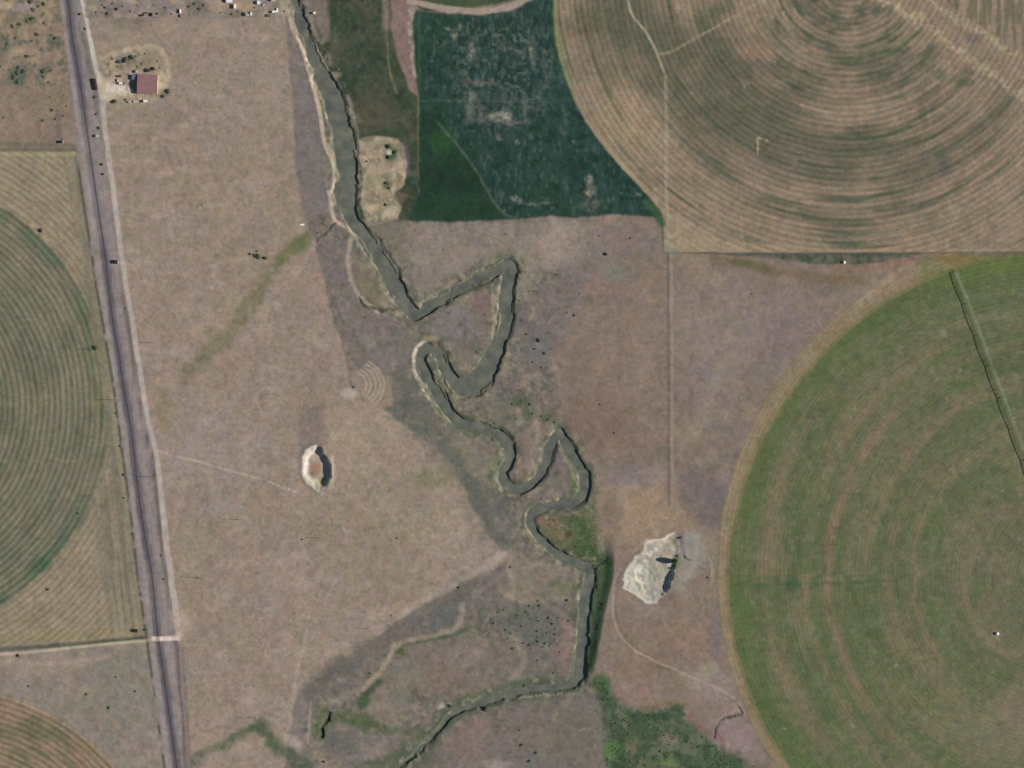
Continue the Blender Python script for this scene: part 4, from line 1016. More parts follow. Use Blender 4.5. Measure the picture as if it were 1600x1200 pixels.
# ------------------------------------------------------------------ helpers for things
def link(name, me, parent=None):
    o = bpy.data.objects.new(name, me); COL.objects.link(o)
    if parent: o.parent = parent
    return o
def empty(name, loc, label, cat, group=None, rz=0.0):
    o = bpy.data.objects.new(name, None); COL.objects.link(o)
    o.empty_display_size = 1.0
    o.location = loc; o.rotation_euler = (0, 0, rz); o["label"] = label; o["category"] = cat
    if group: o["group"] = group
    return o
def tag(o, label, cat, group=None):
    o["label"] = label; o["category"] = cat
    if group: o["group"] = group
def copy_tree(o, parent=None):
    c = o.copy(); COL.objects.link(c)
    if parent: c.parent = parent
    for ch in list(o.children): copy_tree(ch, c)
    return c
class MB:
    def __init__(s): s.bm = bmesh.new()
    def box(s, c, d, rz=0.0, top=None, bevel=0):
        x, y, z = c; a, b_, h = d[0] / 2, d[1] / 2, d[2] / 2
        tx, ty = top if top else (1, 1)
        vs = []
        for sz, fx, fy in ((-1, 1, 1), (1, tx, ty)):
            for sx, sy in ((-1, -1), (1, -1), (1, 1), (-1, 1)):
                px, py = sx * a * fx, sy * b_ * fy
                vs.append(s.bm.verts.new((x + px * math.cos(rz) - py * math.sin(rz), y + px * math.sin(rz) + py * math.cos(rz), z + sz * h)))
        for f in ((3, 2, 1, 0), (4, 5, 6, 7), (0, 1, 5, 4), (1, 2, 6, 5), (2, 3, 7, 6), (3, 0, 4, 7)):
            s.bm.faces.new([vs[i] for i in f])
        return s
    def tube(s, a, b_, r, n=8, r2=None):
        a, b_ = Vector(a), Vector(b_)
        r2 = r if r2 is None else r2
        z = (b_ - a).normalized(); x = z.orthogonal().normalized(); y = z.cross(x)
        A_ = [s.bm.verts.new(a + (x * math.cos(t) + y * math.sin(t)) * r) for t in [2 * math.pi * k / n for k in range(n)]]
        B_ = [s.bm.verts.new(b_ + (x * math.cos(t) + y * math.sin(t)) * r2) for t in [2 * math.pi * k / n for k in range(n)]]
        for k in range(n): s.bm.faces.new([A_[k], A_[(k + 1) % n], B_[(k + 1) % n], B_[k]])
        s.bm.faces.new(A_[::-1]); s.bm.faces.new(B_)
        return s
    def face(s, pts):
        s.bm.faces.new([s.bm.verts.new(p) for p in pts]); return s
    def done(s, name, mat, parent=None, smooth=False):
        me = bpy.data.meshes.new(name); s.bm.to_mesh(me); s.bm.free()
        if smooth: me.polygons.foreach_set("use_smooth", [True] * len(me.polygons))
        me.materials.append(mat)
        return link(name, me, parent)

M['steel'] = solid("rusty_rail_steel", (92, 80, 78), .5, .2, .5, .6)
M['tie'] = solid("weathered_sleeper_wood", (104, 97, 98), .9)
M['plank'] = solid("crossing_plank_wood", (190, 176, 160), .9)
M['wood'] = solid("grey_pole_wood", (98, 86, 76), .9)
M['wire'] = solid("wire", (90, 90, 92), .5)
M['galv'] = solid("galvanised_pipe", (116, 128, 102), .9, .1, .4, 0, .03)
M['tyre'] = solid("tyre_rubber", (38, 38, 38), .9)
M['roof'] = solid("faded_red_metal_roof", (140, 104, 104), .65, .10, .25)
M['wall'] = solid("tan_metal_wall", (176, 164, 148), .7)
M['white'] = solid("white_paint", (222, 220, 214), .5, .05)
M['pale'] = solid("pale_grey_paint", (176, 170, 172), .6, .08)
M['dkred'] = solid("maroon_paint", (78, 44, 48), .6)
M['brown'] = solid("rusty_brown_paint", (110, 84, 66), .7)
M['dark'] = solid("dark_paint", (44, 44, 46), .6)
M['blue'] = solid("grey_blue_paint", (96, 112, 124), .6)
M['glass'] = solid("window_glass", (38, 44, 52), .12, .05, 1, 0, .6)
M['door'] = solid("grey_door_paint", (128, 126, 122), .6)
M['trunk'] = solid("bark", (84, 72, 60), .9)
M['concrete'] = solid("pale_concrete", (188, 182, 170), .8)
def leaf_mat(name, col):
    m, nt, b = nmat(name)
    N, K = nt.nodes, nt.links
    c = L(col)
    oi = N.new("ShaderNodeObjectInfo"); geo = N.new("ShaderNodeNewGeometry")
    nz = N.new("ShaderNodeTexNoise"); nz.inputs["Scale"].default_value = .9; K.new(geo.outputs["Position"], nz.inputs["Vector"])
    rp = N.new("ShaderNodeValToRGB"); rp.color_ramp.elements[0].position = .3; rp.color_ramp.elements[1].position = .7
    rp.color_ramp.elements[0].color = (*(c * .75), 1); rp.color_ramp.elements[1].color = (*(c * 1.3), 1)
    K.new(nz.outputs[0], rp.inputs[0]); K.new(rp.outputs[0], b.inputs["Base Color"])
    b.inputs["Roughness"].default_value = .8; b.inputs["Specular IOR Level"].default_value = .15
    return m
M['leaf_grey'] = leaf_mat("grey_green_leaves", (104, 108, 90))
M['leaf_dark'] = leaf_mat("dark_green_leaves", (76, 86, 64))
M['leaf_green'] = leaf_mat("green_leaves", (72, 98, 60))
M['leaf_brown'] = leaf_mat("dry_brown_leaves", (106, 94, 78))

# ------------------------------------------------------------------ railway track: rails and sleepers on the ballast
TKS = smooth_path([(a, b_) for a, b_ in TRACK], 12)
seg = np.hypot(np.diff(TKS[:, 0]), np.diff(TKS[:, 1])); cum = np.concatenate([[0], np.cumsum(seg)])
def along(s):
    u = np.interp(s, cum, TKS[:, 0]); v = np.interp(s, cum, TKS[:, 1])
    u2 = np.interp(s + 1, cum, TKS[:, 0]); v2 = np.interp(s + 1, cum, TKS[:, 1])
    d_ = Vector((u2 - u, -(v2 - v), 0)).normalized()
    return u, v, d_
s0, s1_ = np.interp(-60, TKS[:, 1], cum), np.interp(1260, TKS[:, 1], cum)
track = empty("railway_track", P3(*along(s0)[:2]), "single railway track with dark sleepers on a raised ballast bed", "railway track")
to = track.location.copy()
for sd in (-1, 1):
    mb = MB(); prev = None
    for s in np.arange(s0, s1_, 6.0):
        u, v, d_ = along(s); n_ = Vector((-d_.y, d_.x, 0))
        c = P3(u, v, .30) + n_ * sd * .7175 - to
        ring = [mb.bm.verts.new(c + n_ * x_ + Vector((0, 0, z_))) for x_, z_ in ((-.07, -.09), (.07, -.09), (.04, .08), (-.04, .08))]
        if prev:
            for k in range(4): mb.bm.faces.new([prev[k], prev[(k + 1) % 4], ring[(k + 1) % 4], ring[k]])
        prev = ring
    mb.done("rail", M['steel'], track)
mb = MB()
for s in np.arange(s0, s1_, .75):
    u, v, d_ = along(s)
    c = P3(u, v, .10) - to
    mb.box(c, (.26, 2.6, .2), math.atan2(d_.y, d_.x))
sl = mb.done("sleepers", M['tie'], track); sl["kind"] = "stuff"
# planked level crossing
sx = np.interp(998, TKS[:, 1], cum); u, v, d_ = along(sx)
cr = empty("level_crossing", P3(u, v), "pale planked level crossing where the farm road meets the railway", "level crossing", rz=math.atan2(d_.y, d_.x))
for k, yy in enumerate((-2.1, -1.35, -.38, 0, .38, 1.35, 2.1)):
    MB().box((0, yy, .34), (6.2, .34 if abs(yy) < .5 else .66, .16)).done("plank", M['plank'], cr)
for sgn in (-1, 1):
    mb = MB().tube((4.2 * sgn, -4.5 * sgn, -.2), (4.2 * sgn, -4.5 * sgn, 3.0), .07)
    mb.done("post", M['wood'], cr)
    mb = MB().box((4.2 * sgn, -4.5 * sgn, 2.8), (.06, 1.3, .2)).box((4.2 * sgn + .07, -4.5 * sgn, 2.8), (.06, .2, 1.3)); mb.done("sign_board", M['white'], cr)

# ------------------------------------------------------------------ utility poles
def make_pole(u, v, h, label):
    t = empty("utility_pole", P3(u, v), label, "utility pole", "wooden utility poles")
    MB().tube((0, 0, -1), (0, 0, h), .36, 8, .26).done("post", M['wood'], t)
    MB().box((0, 0, h - .8), (2.9, .2, .24), .42).done("crossarm", M['wood'], t)
    for x in (-1.3, 0, 1.3):
        MB().tube((x * math.cos(.42), x * math.sin(.42), h - .68), (x * math.cos(.42), x * math.sin(.42), h - .35), .08, 6).done("insulator", M['concrete'], t)
    return t
POLES = [((110, 462), 13, "tall wooden utility pole in the curved rows north of the green bush"),
         ((152, 547), 13.5, "tall wooden utility pole beside the small green bush by the railway"),
         ((190, 625.5), 15.5, "tall wooden utility pole at the west fence line of the railway"),
         ((243.5, 745.5), 15.5, "tall wooden utility pole between the railway and the gravel road"),
         ((312, 903), 13.5, "tall wooden utility pole in the tan pasture east of the gravel road"),
         ((401, 1122), 13.5, "tall wooden utility pole above the green gully in the south pasture")]
pole_o = [make_pole(p[0], p[1], h, lb_) for p, h, lb_ in POLES[1:]]
for (p, h, lb_) in (((372, 812), 12, "lone wooden pole in the pasture west of the oval pit"),
                    ((502, 841), 11, "lone wooden pole in the pasture just south of the oval pit"),
                    ((574, 982), 9, "lone wooden pole beside the dark diagonal band in the pasture"),
                    ((240, 536), 9, "lone wooden pole close to the east edge of the gravel road")):
    pole_o.append(make_pole(p[0], p[1], h, lb_))
mb = MB()
for a, b_ in zip(POLES[1:-1], POLES[2:]):
    pa = P3(*a[0], a[1] - .35); pb = P3(*b_[0], b_[1] - .35)
    for x in (-1.3, 0, 1.3):
        off = Vector((x * math.cos(.42), x * math.sin(.42), 0)); prev = pa + off
        for k in range(1, 9):
            f = k / 8; q = pa.lerp(pb, f) + off + Vector((0, 0, -4 * f * (1 - f) * 1.8))
            mb.tube(prev, q, .03, 3); prev = q
wo = mb.done("overhead_wires", M['wire']); tag(wo, "thin overhead wires strung between the tall poles across the railway", "power line")

# ------------------------------------------------------------------ centre pivot irrigator
pc, pe = Vector((1655 - 800, 600 - 866, 0)), Vector((1490 - 800, 600 - 425, 0))
dirv = (pe - pc).normalized(); Lp = (pe - pc).length; nrm = Vector((-dirv.y, dirv.x, 0))
piv = empty("centre_pivot_irrigator", P3(1655, 866), "long wheeled irrigation arm on towers lying across the green circle", "irrigator")
po = piv.location.copy()
NS = 9; sp = Lp / NS
def gz(p): return zat(p.x + 800, 600 - p.y)
for k in range(NS):
    a = pc + dirv * sp * k; b_ = pc + dirv * sp * (k + 1)
    za, zb = gz(a) + 2.9, gz(b_) + 2.9
    mb = MB(); prev = None
    for j in range(9):
        f = j / 8; p = a.lerp(b_, f); p.z = za + (zb - za) * f + 4 * f * (1 - f) * .8
        if prev is not None: mb.tube(prev - po, p - po, .34, 8)
        prev = p
    mb.done("pipe", M['galv'], piv)
    mb = MB()
    for j in range(1, 8):
        f = j / 8; p = a.lerp(b_, f); p.z = za + (zb - za) * f + 4 * f * (1 - f) * .8
        for sg_ in (-1, 1):
            q = p + nrm * sg_ * 1.3 - Vector((0, 0, 1.35))
            mb.tube(p - po, q - po, .09, 4)
            f2 = min((j + 1) / 8, 1); p2 = a.lerp(b_, f2); p2.z = za + (zb - za) * f2 + 4 * f2 * (1 - f2) * .8
            q2 = p2 + nrm * sg_ * 1.3 - Vector((0, 0, 1.35)) if f2 < 1 else p2
            mb.tube(q - po, q2 - po, .07, 4)
            if j == 1: mb.tube(a.xyz - po + Vector((0, 0, za)), q - po, .07, 4)
        mb.tube(p + nrm * 1.3 - Vector((0, 0, 1.35)) - po, p - nrm * 1.3 - Vector((0, 0, 1.35)) - po, .07, 4)
    mb.done("truss", M['galv'], piv)
    mb = MB()
    for j in range(1, 17):
        f = (j - .5) / 16; p = a.lerp(b_, f); p.z = za + (zb - za) * f + 4 * f * (1 - f) * .8
        mb.tube(p - po, p - po - Vector((0, 0, 2.2)), .04, 3)
    dh = mb.done("drop_hoses", M['tyre'], piv); dh["kind"] = "stuff"
    base = b_.copy(); base.z = gz(b_)
    tw = MB()
    for sg_ in (-1, 1):
        ft = base + nrm * sg_ * 2.0 + Vector((0, 0, .6))
        tw.tube(ft - po, base + Vector((0, 0, 2.9)) - po, .12, 5)
    tw.tube(base + nrm * 2 + Vector((0, 0, .6)) - po, base - nrm * 2 + Vector((0, 0, .6)) - po, .12, 5)
    tob = tw.done("tower", M['galv'], piv)
    for sg_ in (-1, 1):
        ft = base + nrm * sg_ * 2.0 + Vector((0, 0, .6)) - po
        MB().tube(ft - dirv * .2, ft + dirv * .2, .62, 14).done("wheel", M['tyre'], tob)
MB().tube((0, 0, -.2), (0, 0, 4.2), .35, 10).box((0, 0, .1), (3, 3, .4)).done("pivot_base", M['concrete'], piv)

# ------------------------------------------------------------------ barn
def gable(t, w, l, h, rise, wallm, roofm, over=.5):
    """ridge runs along X (length l), width w along Y"""
    mb = MB(); b = mb.bm
    a, c = l / 2, w / 2
    P_ = [b.verts.new(p) for p in ((-a, -c, -.4), (a, -c, -.4), (a, c, -.4), (-a, c, -.4), (-a, -c, h), (a, -c, h), (a, c, h), (-a, c, h), (-a, 0, h + rise), (a, 0, h + rise))]
    for f in ((0, 1, 5, 4), (2, 3, 7, 6), (1, 2, 6, 9, 5), (3, 0, 4, 8, 7)): b.faces.new([P_[k] for k in f])
    mb.done("wall", wallm, t)
    return a + over, c + over
barn = empty("barn", P3(231.5, 132, 0), "large barn with a faded red metal roof beside the gravel road", "barn", rz=math.radians(-2))
a, c = gable(barn, 29, 31, 4.4, 1.9, M['wall'], M['roof'])
# roof of separate sheet-metal panels, each a part
slope = 1.9 / 14.5
npn = 12
for sd in (-1, 1):
    for k in range(npn):
        x0 = -a + 2 * a * k / npn; x1 = -a + 2 * a * (k + 1) / npn - .12
        zt, ze = 4.4 + 1.9 + .12, 4.4 - slope * .5 + .12
        dz = .03 * (k % 2)
        mb = MB(); bb = mb.bm
        pts = [(x0, .02 * sd, zt + dz), (x1, .02 * sd, zt + dz), (x1, c * sd, ze + dz), (x0, c * sd, ze + dz)]
        vt = [bb.verts.new(p) for p in pts] + [bb.verts.new((p[0], p[1], p[2] - .1)) for p in pts]
        for f in ((0, 1, 2, 3), (7, 6, 5, 4), (0, 4, 5, 1), (1, 5, 6, 2), (2, 6, 7, 3), (3, 7, 4, 0)): bb.faces.new([vt[i] for i in f])
        bmesh.ops.recalc_face_normals(bb, faces=bb.faces)
        mb.done("roof_panel", M['roof'], barn)
MB().box((0, 0, 4.4 + 1.9 + .2), (2 * a, .5, .12)).done("ridge_cap", M['roof'], barn)
MB().box((-15.56, 0, 1.9), (.1, 5, 3.8)).done("door", M['door'], barn)
MB().box((4, -14.56, 1.6), (4, .1, 3.2)).done("door", M['door'], barn)
for x in (-9, -4, 10): MB().box((x, -14.56, 2.2), (1.4, .1, 1.1)).done("window", M['glass'], barn)
for y in (-9, 9): MB().box((15.56, y, 2.2), (.1, 1.4, 1.1)).done("window", M['glass'], barn)

def shed(u, v, l, w, h, roofm, wallm, label, rz=0.0, cat="shed", name="shed", flat=False):
    t = empty(name, P3(u, v), label, cat, rz=math.radians(rz))
    MB().box((0, 0, h / 2 - .15), (l, w, h + .3)).done("wall", wallm, t)
    if flat:
        MB().box((0, 0, h + .11), (l + .4, w + .4, .2)).done("roof", roofm, t)
    else:
        mb = MB(); b = mb.bm; a_, c_ = l / 2 + .25, w / 2 + .25; rise = w * .18
        lo = [b.verts.new(p) for p in ((-a_, -c_, h + .01), (a_, -c_, h + .01), (a_, c_, h + .01), (-a_, c_, h + .01), (-a_, 0, h + rise), (a_, 0, h + rise))]
        for f in ((3, 2, 1, 0), (0, 1, 5, 4), (2, 3, 4, 5), (1, 2, 5), (3, 0, 4)): b.faces.new([lo[k] for k in f])
        mb.done("roof", roofm, t)
    MB().box((0, -w / 2 - .04, h * .42), (min(1.2, l * .3), .08, h * .8)).done("door", M['door'], t)
    return t
def vehicle(u, v, l, w, h, bodym, label, rz=0.0, cat="van", name="parked_van", kind='van'):
    t = empty(name, P3(u, v), label, cat, rz=math.radians(rz))
    if kind == 'van':
        MB().box((0, 0, .45 + (h - .45) * .5), (l, w, h - .45), top=(.93, .88)).done("body", bodym, t)
        MB().box((l * .475, 0, h * .72), (l * .06, w * .82, h * .22)).done("windscreen", M['glass'], t)
    elif kind == 'truck':
        MB().box((-l * .16, 0, 1.0 + (h - 1) * .5), (l * .66, w, h - 1.0)).done("cargo_box", bodym, t)
        MB().box((l * .34, 0, .6 + h * .3), (l * .26, w * .92, h * .62), top=(.85, .9)).done("cab", M['dark'] if bodym is M['white'] else M['white'], t)
        MB().box((0, 0, .75), (l, w * .5, .24)).done("chassis", M['dark'], t)
    elif kind == 'trailer':
        MB().box((0, 0, .95), (l, w, .3)).done("deck", bodym, t)
        MB().box((0, w * .5 - .05, 1.5), (l, .1, .8)).box((0, -w * .5 + .05, 1.5), (l, .1, .8)).box((-l * .5 + .05, 0, 1.5), (.1, w - .2, .8)).done("side_rail", bodym, t)
        MB().box((l * .5 + .9, 0, .85), (1.8, .2, .15)).done("drawbar", M['dark'], t)
    elif kind == 'stock':
        MB().box((0, 0, .7 + (h - .7) * .5), (l, w, h - .7), top=(.97, .9)).done("body", bodym, t)
        MB().box((l * .5 + .8, 0, .8), (1.6, .2, .15)).done("drawbar", M['dark'], t)
    for sx_ in (-.3, .3):
        for sy_ in (-1, 1):
            MB().tube((sx_ * l, sy_ * (w / 2 - .28), .42), (sx_ * l, sy_ * (w / 2 + .02), .42), .42, 12).done("wheel", M['tyre'], t)
    return t
# around the barn
shed(214.5, 112, 3.6, 4.0, 2.4, M['pale'], M['dkred'], "tiny pale roofed lean-to shed at the north west corner of the barn")
shed(210.5, 121, 7, 7.5, 3.0, M['blue'], M['pale'], "low grey annex with a flat roof against the west wall of the barn", flat=True)
vehicle(226, 158.5, 8.5, 3.4, 2.8, M['white'], "white box truck parked south of the barn", 180, "truck", "box_truck", 'truck')
vehicle(213, 159, 7.5, 3.2, 1.6, M['pale'], "pale grey flat trailer parked behind the white truck", 0, "trailer", "farm_trailer", 'trailer')
vehicle(203.5, 159.5, 5.0, 2.4, 2.0, M['pale'], "pale grey van at the west end of the row south of the barn", 0, "van", "parked_van")
vehicle(187, 119, 5.4, 2.6, 2.2, M['dkred'], "maroon van parked in the yard north of a brown truck", 5, "van", "parked_van")
vehicle(190.5, 130.5, 8.0, 3.0, 2.6, M['white'], "small truck with a dark cab and white box by the barn drive", 0, "truck", "box_truck", 'truck')
vehicle(184, 126, 4.6, 2.2, 1.7, M['pale'], "pale car parked just west of the small truck in the yard", 90, "car", "parked_car")
vehicle(150, 132, 18, 3.2, 3.4, M['dkred'], "long maroon stock trailer parked beside the gravel road", 101, "trailer", "stock_trailer", 'stock')
shed(152.5, 212.5, 4.4, 3.4, 2.6, M['pale'], M['dark'], "small pale topped hut beside the gravel road south of the barn", 8)
shed(182.5, 409.5, 4.6, 5.4, 3.2, M['dark'], M['pale'], "small dark roofed railway hut standing between track and gravel road", 5)
shed(213, 985.5, 4.4, 4.8, 2.8, M['dark'], M['dark'], "small black pump shed in the corner of the field by the farm road", 0)
shed(96.5, 222, 4.4, 4, 2.6, M['dark'], M['pale'], "small dark roofed hut at the scrubland boundary west of the railway", 0)
# northern yards
YN = [(358.5, 1.5, 9, 6, 'w', "white roofed shed cut by the north edge above a white tank"), (404.5, 4.5, 4, 5, 'w', "white shed in the north yard left of the long white trailer"),
      (427, .5, 5, 3.5, 'w', "little white shed at the very top beside the river yard")]
for (u, v, l, w_, _, lb_) in YN: shed(u, v, l, w_, 2.6, M['white'] if v > .8 else M['pale'], M['pale'], lb_)
vehicle(367, 10.5, 7.0, 2.6, 3.4, M['white'], "white upright trailer with a deep shadow in the north yard", 90, "trailer", "cargo_trailer", 'stock')
vehicle(430, 18.5, 9.5, 3.2, 3.0, M['white'], "long white trailer parked near the river at the north edge", 8, "trailer", "cargo_trailer", 'stock')
vehicle(433.5, 14.5, 3.6, 2.2, 1.7, M['white'], "small white car at the east end of the long white trailer", 90, "car", "parked_car")
vehicle(392.5, 22, 5.6, 2.0, 1.9, M['white'], "slim white van in the north yard beside a row of grey objects", 90, "van", "parked_van")
vehicle(388, 23.5, 6.4, 3.0, 1.4, M['pale'], "grey flat trailer west of the slim white van", 0, "trailer", "farm_trailer", 'trailer')
vehicle(381.5, 22.5, 5.5, 2.2, 1.8, M['dark'], "dark van at the west end of the grey row in the north yard", 90, "van", "parked_van")
vehicle(491.5, 20.5, 4.6, 2.6, 3.2, M['white'], "white van standing alone east of the river", 20, "van", "parked_van")
vehicle(282, 18, 6.4, 2.3, 2.4, M['white'], "white van standing alone in the middle of the north yard", 90, "van", "parked_van")
vehicle(282.5, 25, 4.6, 2.2, 1.6, M['blue'], "grey blue car just south of the lone white van", 90, "car", "parked_car")
vehicle(223, 24, 6.0, 2.8, 1.9, M['dkred'], "maroon van in the north yard beside a dark car", 15, "van", "parked_van")
vehicle(228, 20.5, 4.2, 2.0, 1.5, M['dark'], "dark car just east of the maroon van in the north yard", 0, "car", "parked_car")
vehicle(237, 23, 5.6, 2.4, 2.0, M['dark'], "black van standing upright in the north yard", 90, "van", "parked_van")
vehicle(247, 21.5, 3.8, 1.9, 1.5, M['brown'], "small brown car east of the black van", 80, "car", "parked_car")
vehicle(168.5, 12, 6.5, 3.4, 2.0, M['blue'], "grey blue van near the gravel road in the north yard", 0, "van", "parked_van")
vehicle(169.5, 21.5, 4.4, 2.6, 1.7, M['brown'], "brown car south of the grey blue van", 80, "car", "parked_car")
vehicle(183, 14.5, 4.2, 2.2, 1.6, M['dark'], "dark green grey car east of the grey blue van", 85, "car", "parked_car")
vehicle(420, 24.5, 5.4, 4, 1.5, M['brown'], "brown flat trailer at the pasture edge near the long white trailer", 0, "trailer", "farm_trailer", 'trailer')
vehicle(412, 8, 4.4, 2.1, 1.6, M['pale'], "pale grey car in the north yard east of a white shed", 30, "car", "parked_car")

def tank(u, v, r, h, label, name="water_tank", cat="tank"):
    t = empty(name, P3(u, v), label, cat)
    MB().tube((0, 0, -.3), (0, 0, h), r, 18).done("body", M['white'], t, )
    MB().tube((0, 0, h + .003), (0, 0, h + r * .3), r * .99, 18, r * .2).done("lid", M['white'], t)
    return t
tank(1558, 990, 2.3, 2.2, "round white water tank in the green irrigated circle")
tank(1319, 410, 2.2, 2.0, "round white water tank at the edge of the dark green strip")
t = empty("water_trough", P3(472, 351), "long white water trough at the east edge of the tan pasture", "water trough")
MB().box((0, 0, .35), (7, 2.2, .7), top=(1.03, 1.1)).done("body", M['white'], t)
for sx_ in (-3.2, 3.2): MB().box((sx_, 0, .06), (.5, 2.0, .3)).done("foot", M['concrete'], t)
t = empty("water_trough", P3(312, 325), "little pale water trough alone in the north of the tan pasture", "water trough")
MB().box((0, 0, .35), (2.6, 1.8, .7), top=(1.03, 1.1)).done("body", M['concrete'], t)

# fences
def fence(P_, label, step=4.0, h=1.2):
    t = empty("wire_fence", P3(*P_[0]), label, "fence")
    o_ = t.location.copy(); P_ = np.array(P_, float)
    sg_ = np.hypot(np.diff(P_[:, 0]), np.diff(P_[:, 1])); cm = np.concatenate([[0], np.cumsum(sg_)])
    mb = MB(); wb = MB(); prev = None
    for s in np.arange(0, cm[-1], step):
        p = P3(np.interp(s, cm, P_[:, 0]), np.interp(s, cm, P_[:, 1])) - o_
        mb.tube(p - Vector((0, 0, .3)), p + Vector((0, 0, h)), .09, 5)
        if prev is not None:
            for z_ in (.5, .85, 1.15): wb.tube(prev + Vector((0, 0, z_)), p + Vector((0, 0, z_)), .015, 3)
        prev = p
    ps = mb.done("posts", M['wood'], t); ps["kind"] = "stuff"
    wb.done("wires", M['wire'], t)
fence([(1043, 398), (1043.5, 600), (1044.5, 790)], "straight wire fence running north to south across the east grassland")
fence([(120, 240), (144, 400), (160, 500), (177, 600), (190, 700), (204, 800), (215, 900), (227, 990)], "wire fence along the west side of the railway")
fence([(1040, 395.5), (1300, 396), (1600, 395)], "wire fence along the south edge of the north east field")
fence([(134, 28), (447, 27)], "wire fence between the northern yards and the tan pasture")
fence([(0, 235), (116, 235)], "wire fence on the south edge of the north west scrubland")

# ------------------------------------------------------------------ shrubs and trees
rng = np.random.RandomState(7)
def crown_mesh(name, seed, n, flat, leaf, trunk_h=.0):
    """unit crown: small leaf faces spread through an uneven clump, light gaps between"""
    r = np.random.RandomState(seed)
    lobes = [(r.uniform(-.45, .45), r.uniform(-.45, .45), r.uniform(.25, .75) * flat, r.uniform(.35, .6)) for _ in range(6)]
    vs, fs = [], []
    for k in range(n):
        lx, ly, lz, lr = lobes[r.randint(len(lobes))]
        d_ = r.normal(size=3); d_ /= np.linalg.norm(d_)
        q_ = lr * r.uniform(.55, 1.0)
        c_ = np.array([lx, ly, lz]) + d_ * q_ * np.array([1, 1, flat])
        c_[2] = max(c_[2], .02)
        nrm_ = d_ + r.normal(size=3) * .5; nrm_ /= np.linalg.norm(nrm_)
        x_ = np.cross(nrm_, r.normal(size=3)); x_ /= np.linalg.norm(x_); y_ = np.cross(nrm_, x_)
        s_ = leaf * r.uniform(.6, 1.3); b0 = len(vs)
        vs += [tuple(c_ + x_ * s_), tuple(c_ + y_ * s_ * .7), tuple(c_ - x_ * s_), tuple(c_ - y_ * s_ * .7)]
        fs.append((b0, b0 + 1, b0 + 2, b0 + 3))
    me = bpy.data.meshes.new(name); me.from_pydata(vs, [], fs); return me
CR = {}
for mk in ('leaf_grey', 'leaf_dark', 'leaf_green', 'leaf_brown'):
    CR[mk] = []
    for k in range(3):
        me = crown_mesh("crown", 40 + k, 260, .75, .17); me.materials.append(M[mk]); CR[mk].append(me)
TALL = crown_mesh("crown", 77, 2200, 1.6, .12); TALL.materials.append(M['leaf_green'])
mb = MB().tube((0, 0, -.4), (0, 0, .55), .09, 6, .05).tube((0, 0, .2), (.3, .1, .6), .05, 5, .02).tube((0, 0, .25), (-.25, .2, .6), .05, 5, .02)
tmp = mb.done("stems", M['trunk']); STEM = tmp.data; bpy.data.objects.remove(tmp)
def shrub(u, v, r, label, mk='leaf_dark', h=1.0, group=None, cat="shrub", name="shrub"):
    t = empty(name, P3(u, v, -.05), label, cat, group, rz=rng.uniform(0, 6.28))
    o = link("crown", CR[mk][rng.randint(3)], t); o.scale = (r, r * rng.uniform(.8, 1.1), r * h)
    o = link("stems", STEM, t); o.scale = (r, r, r * h)
    return t
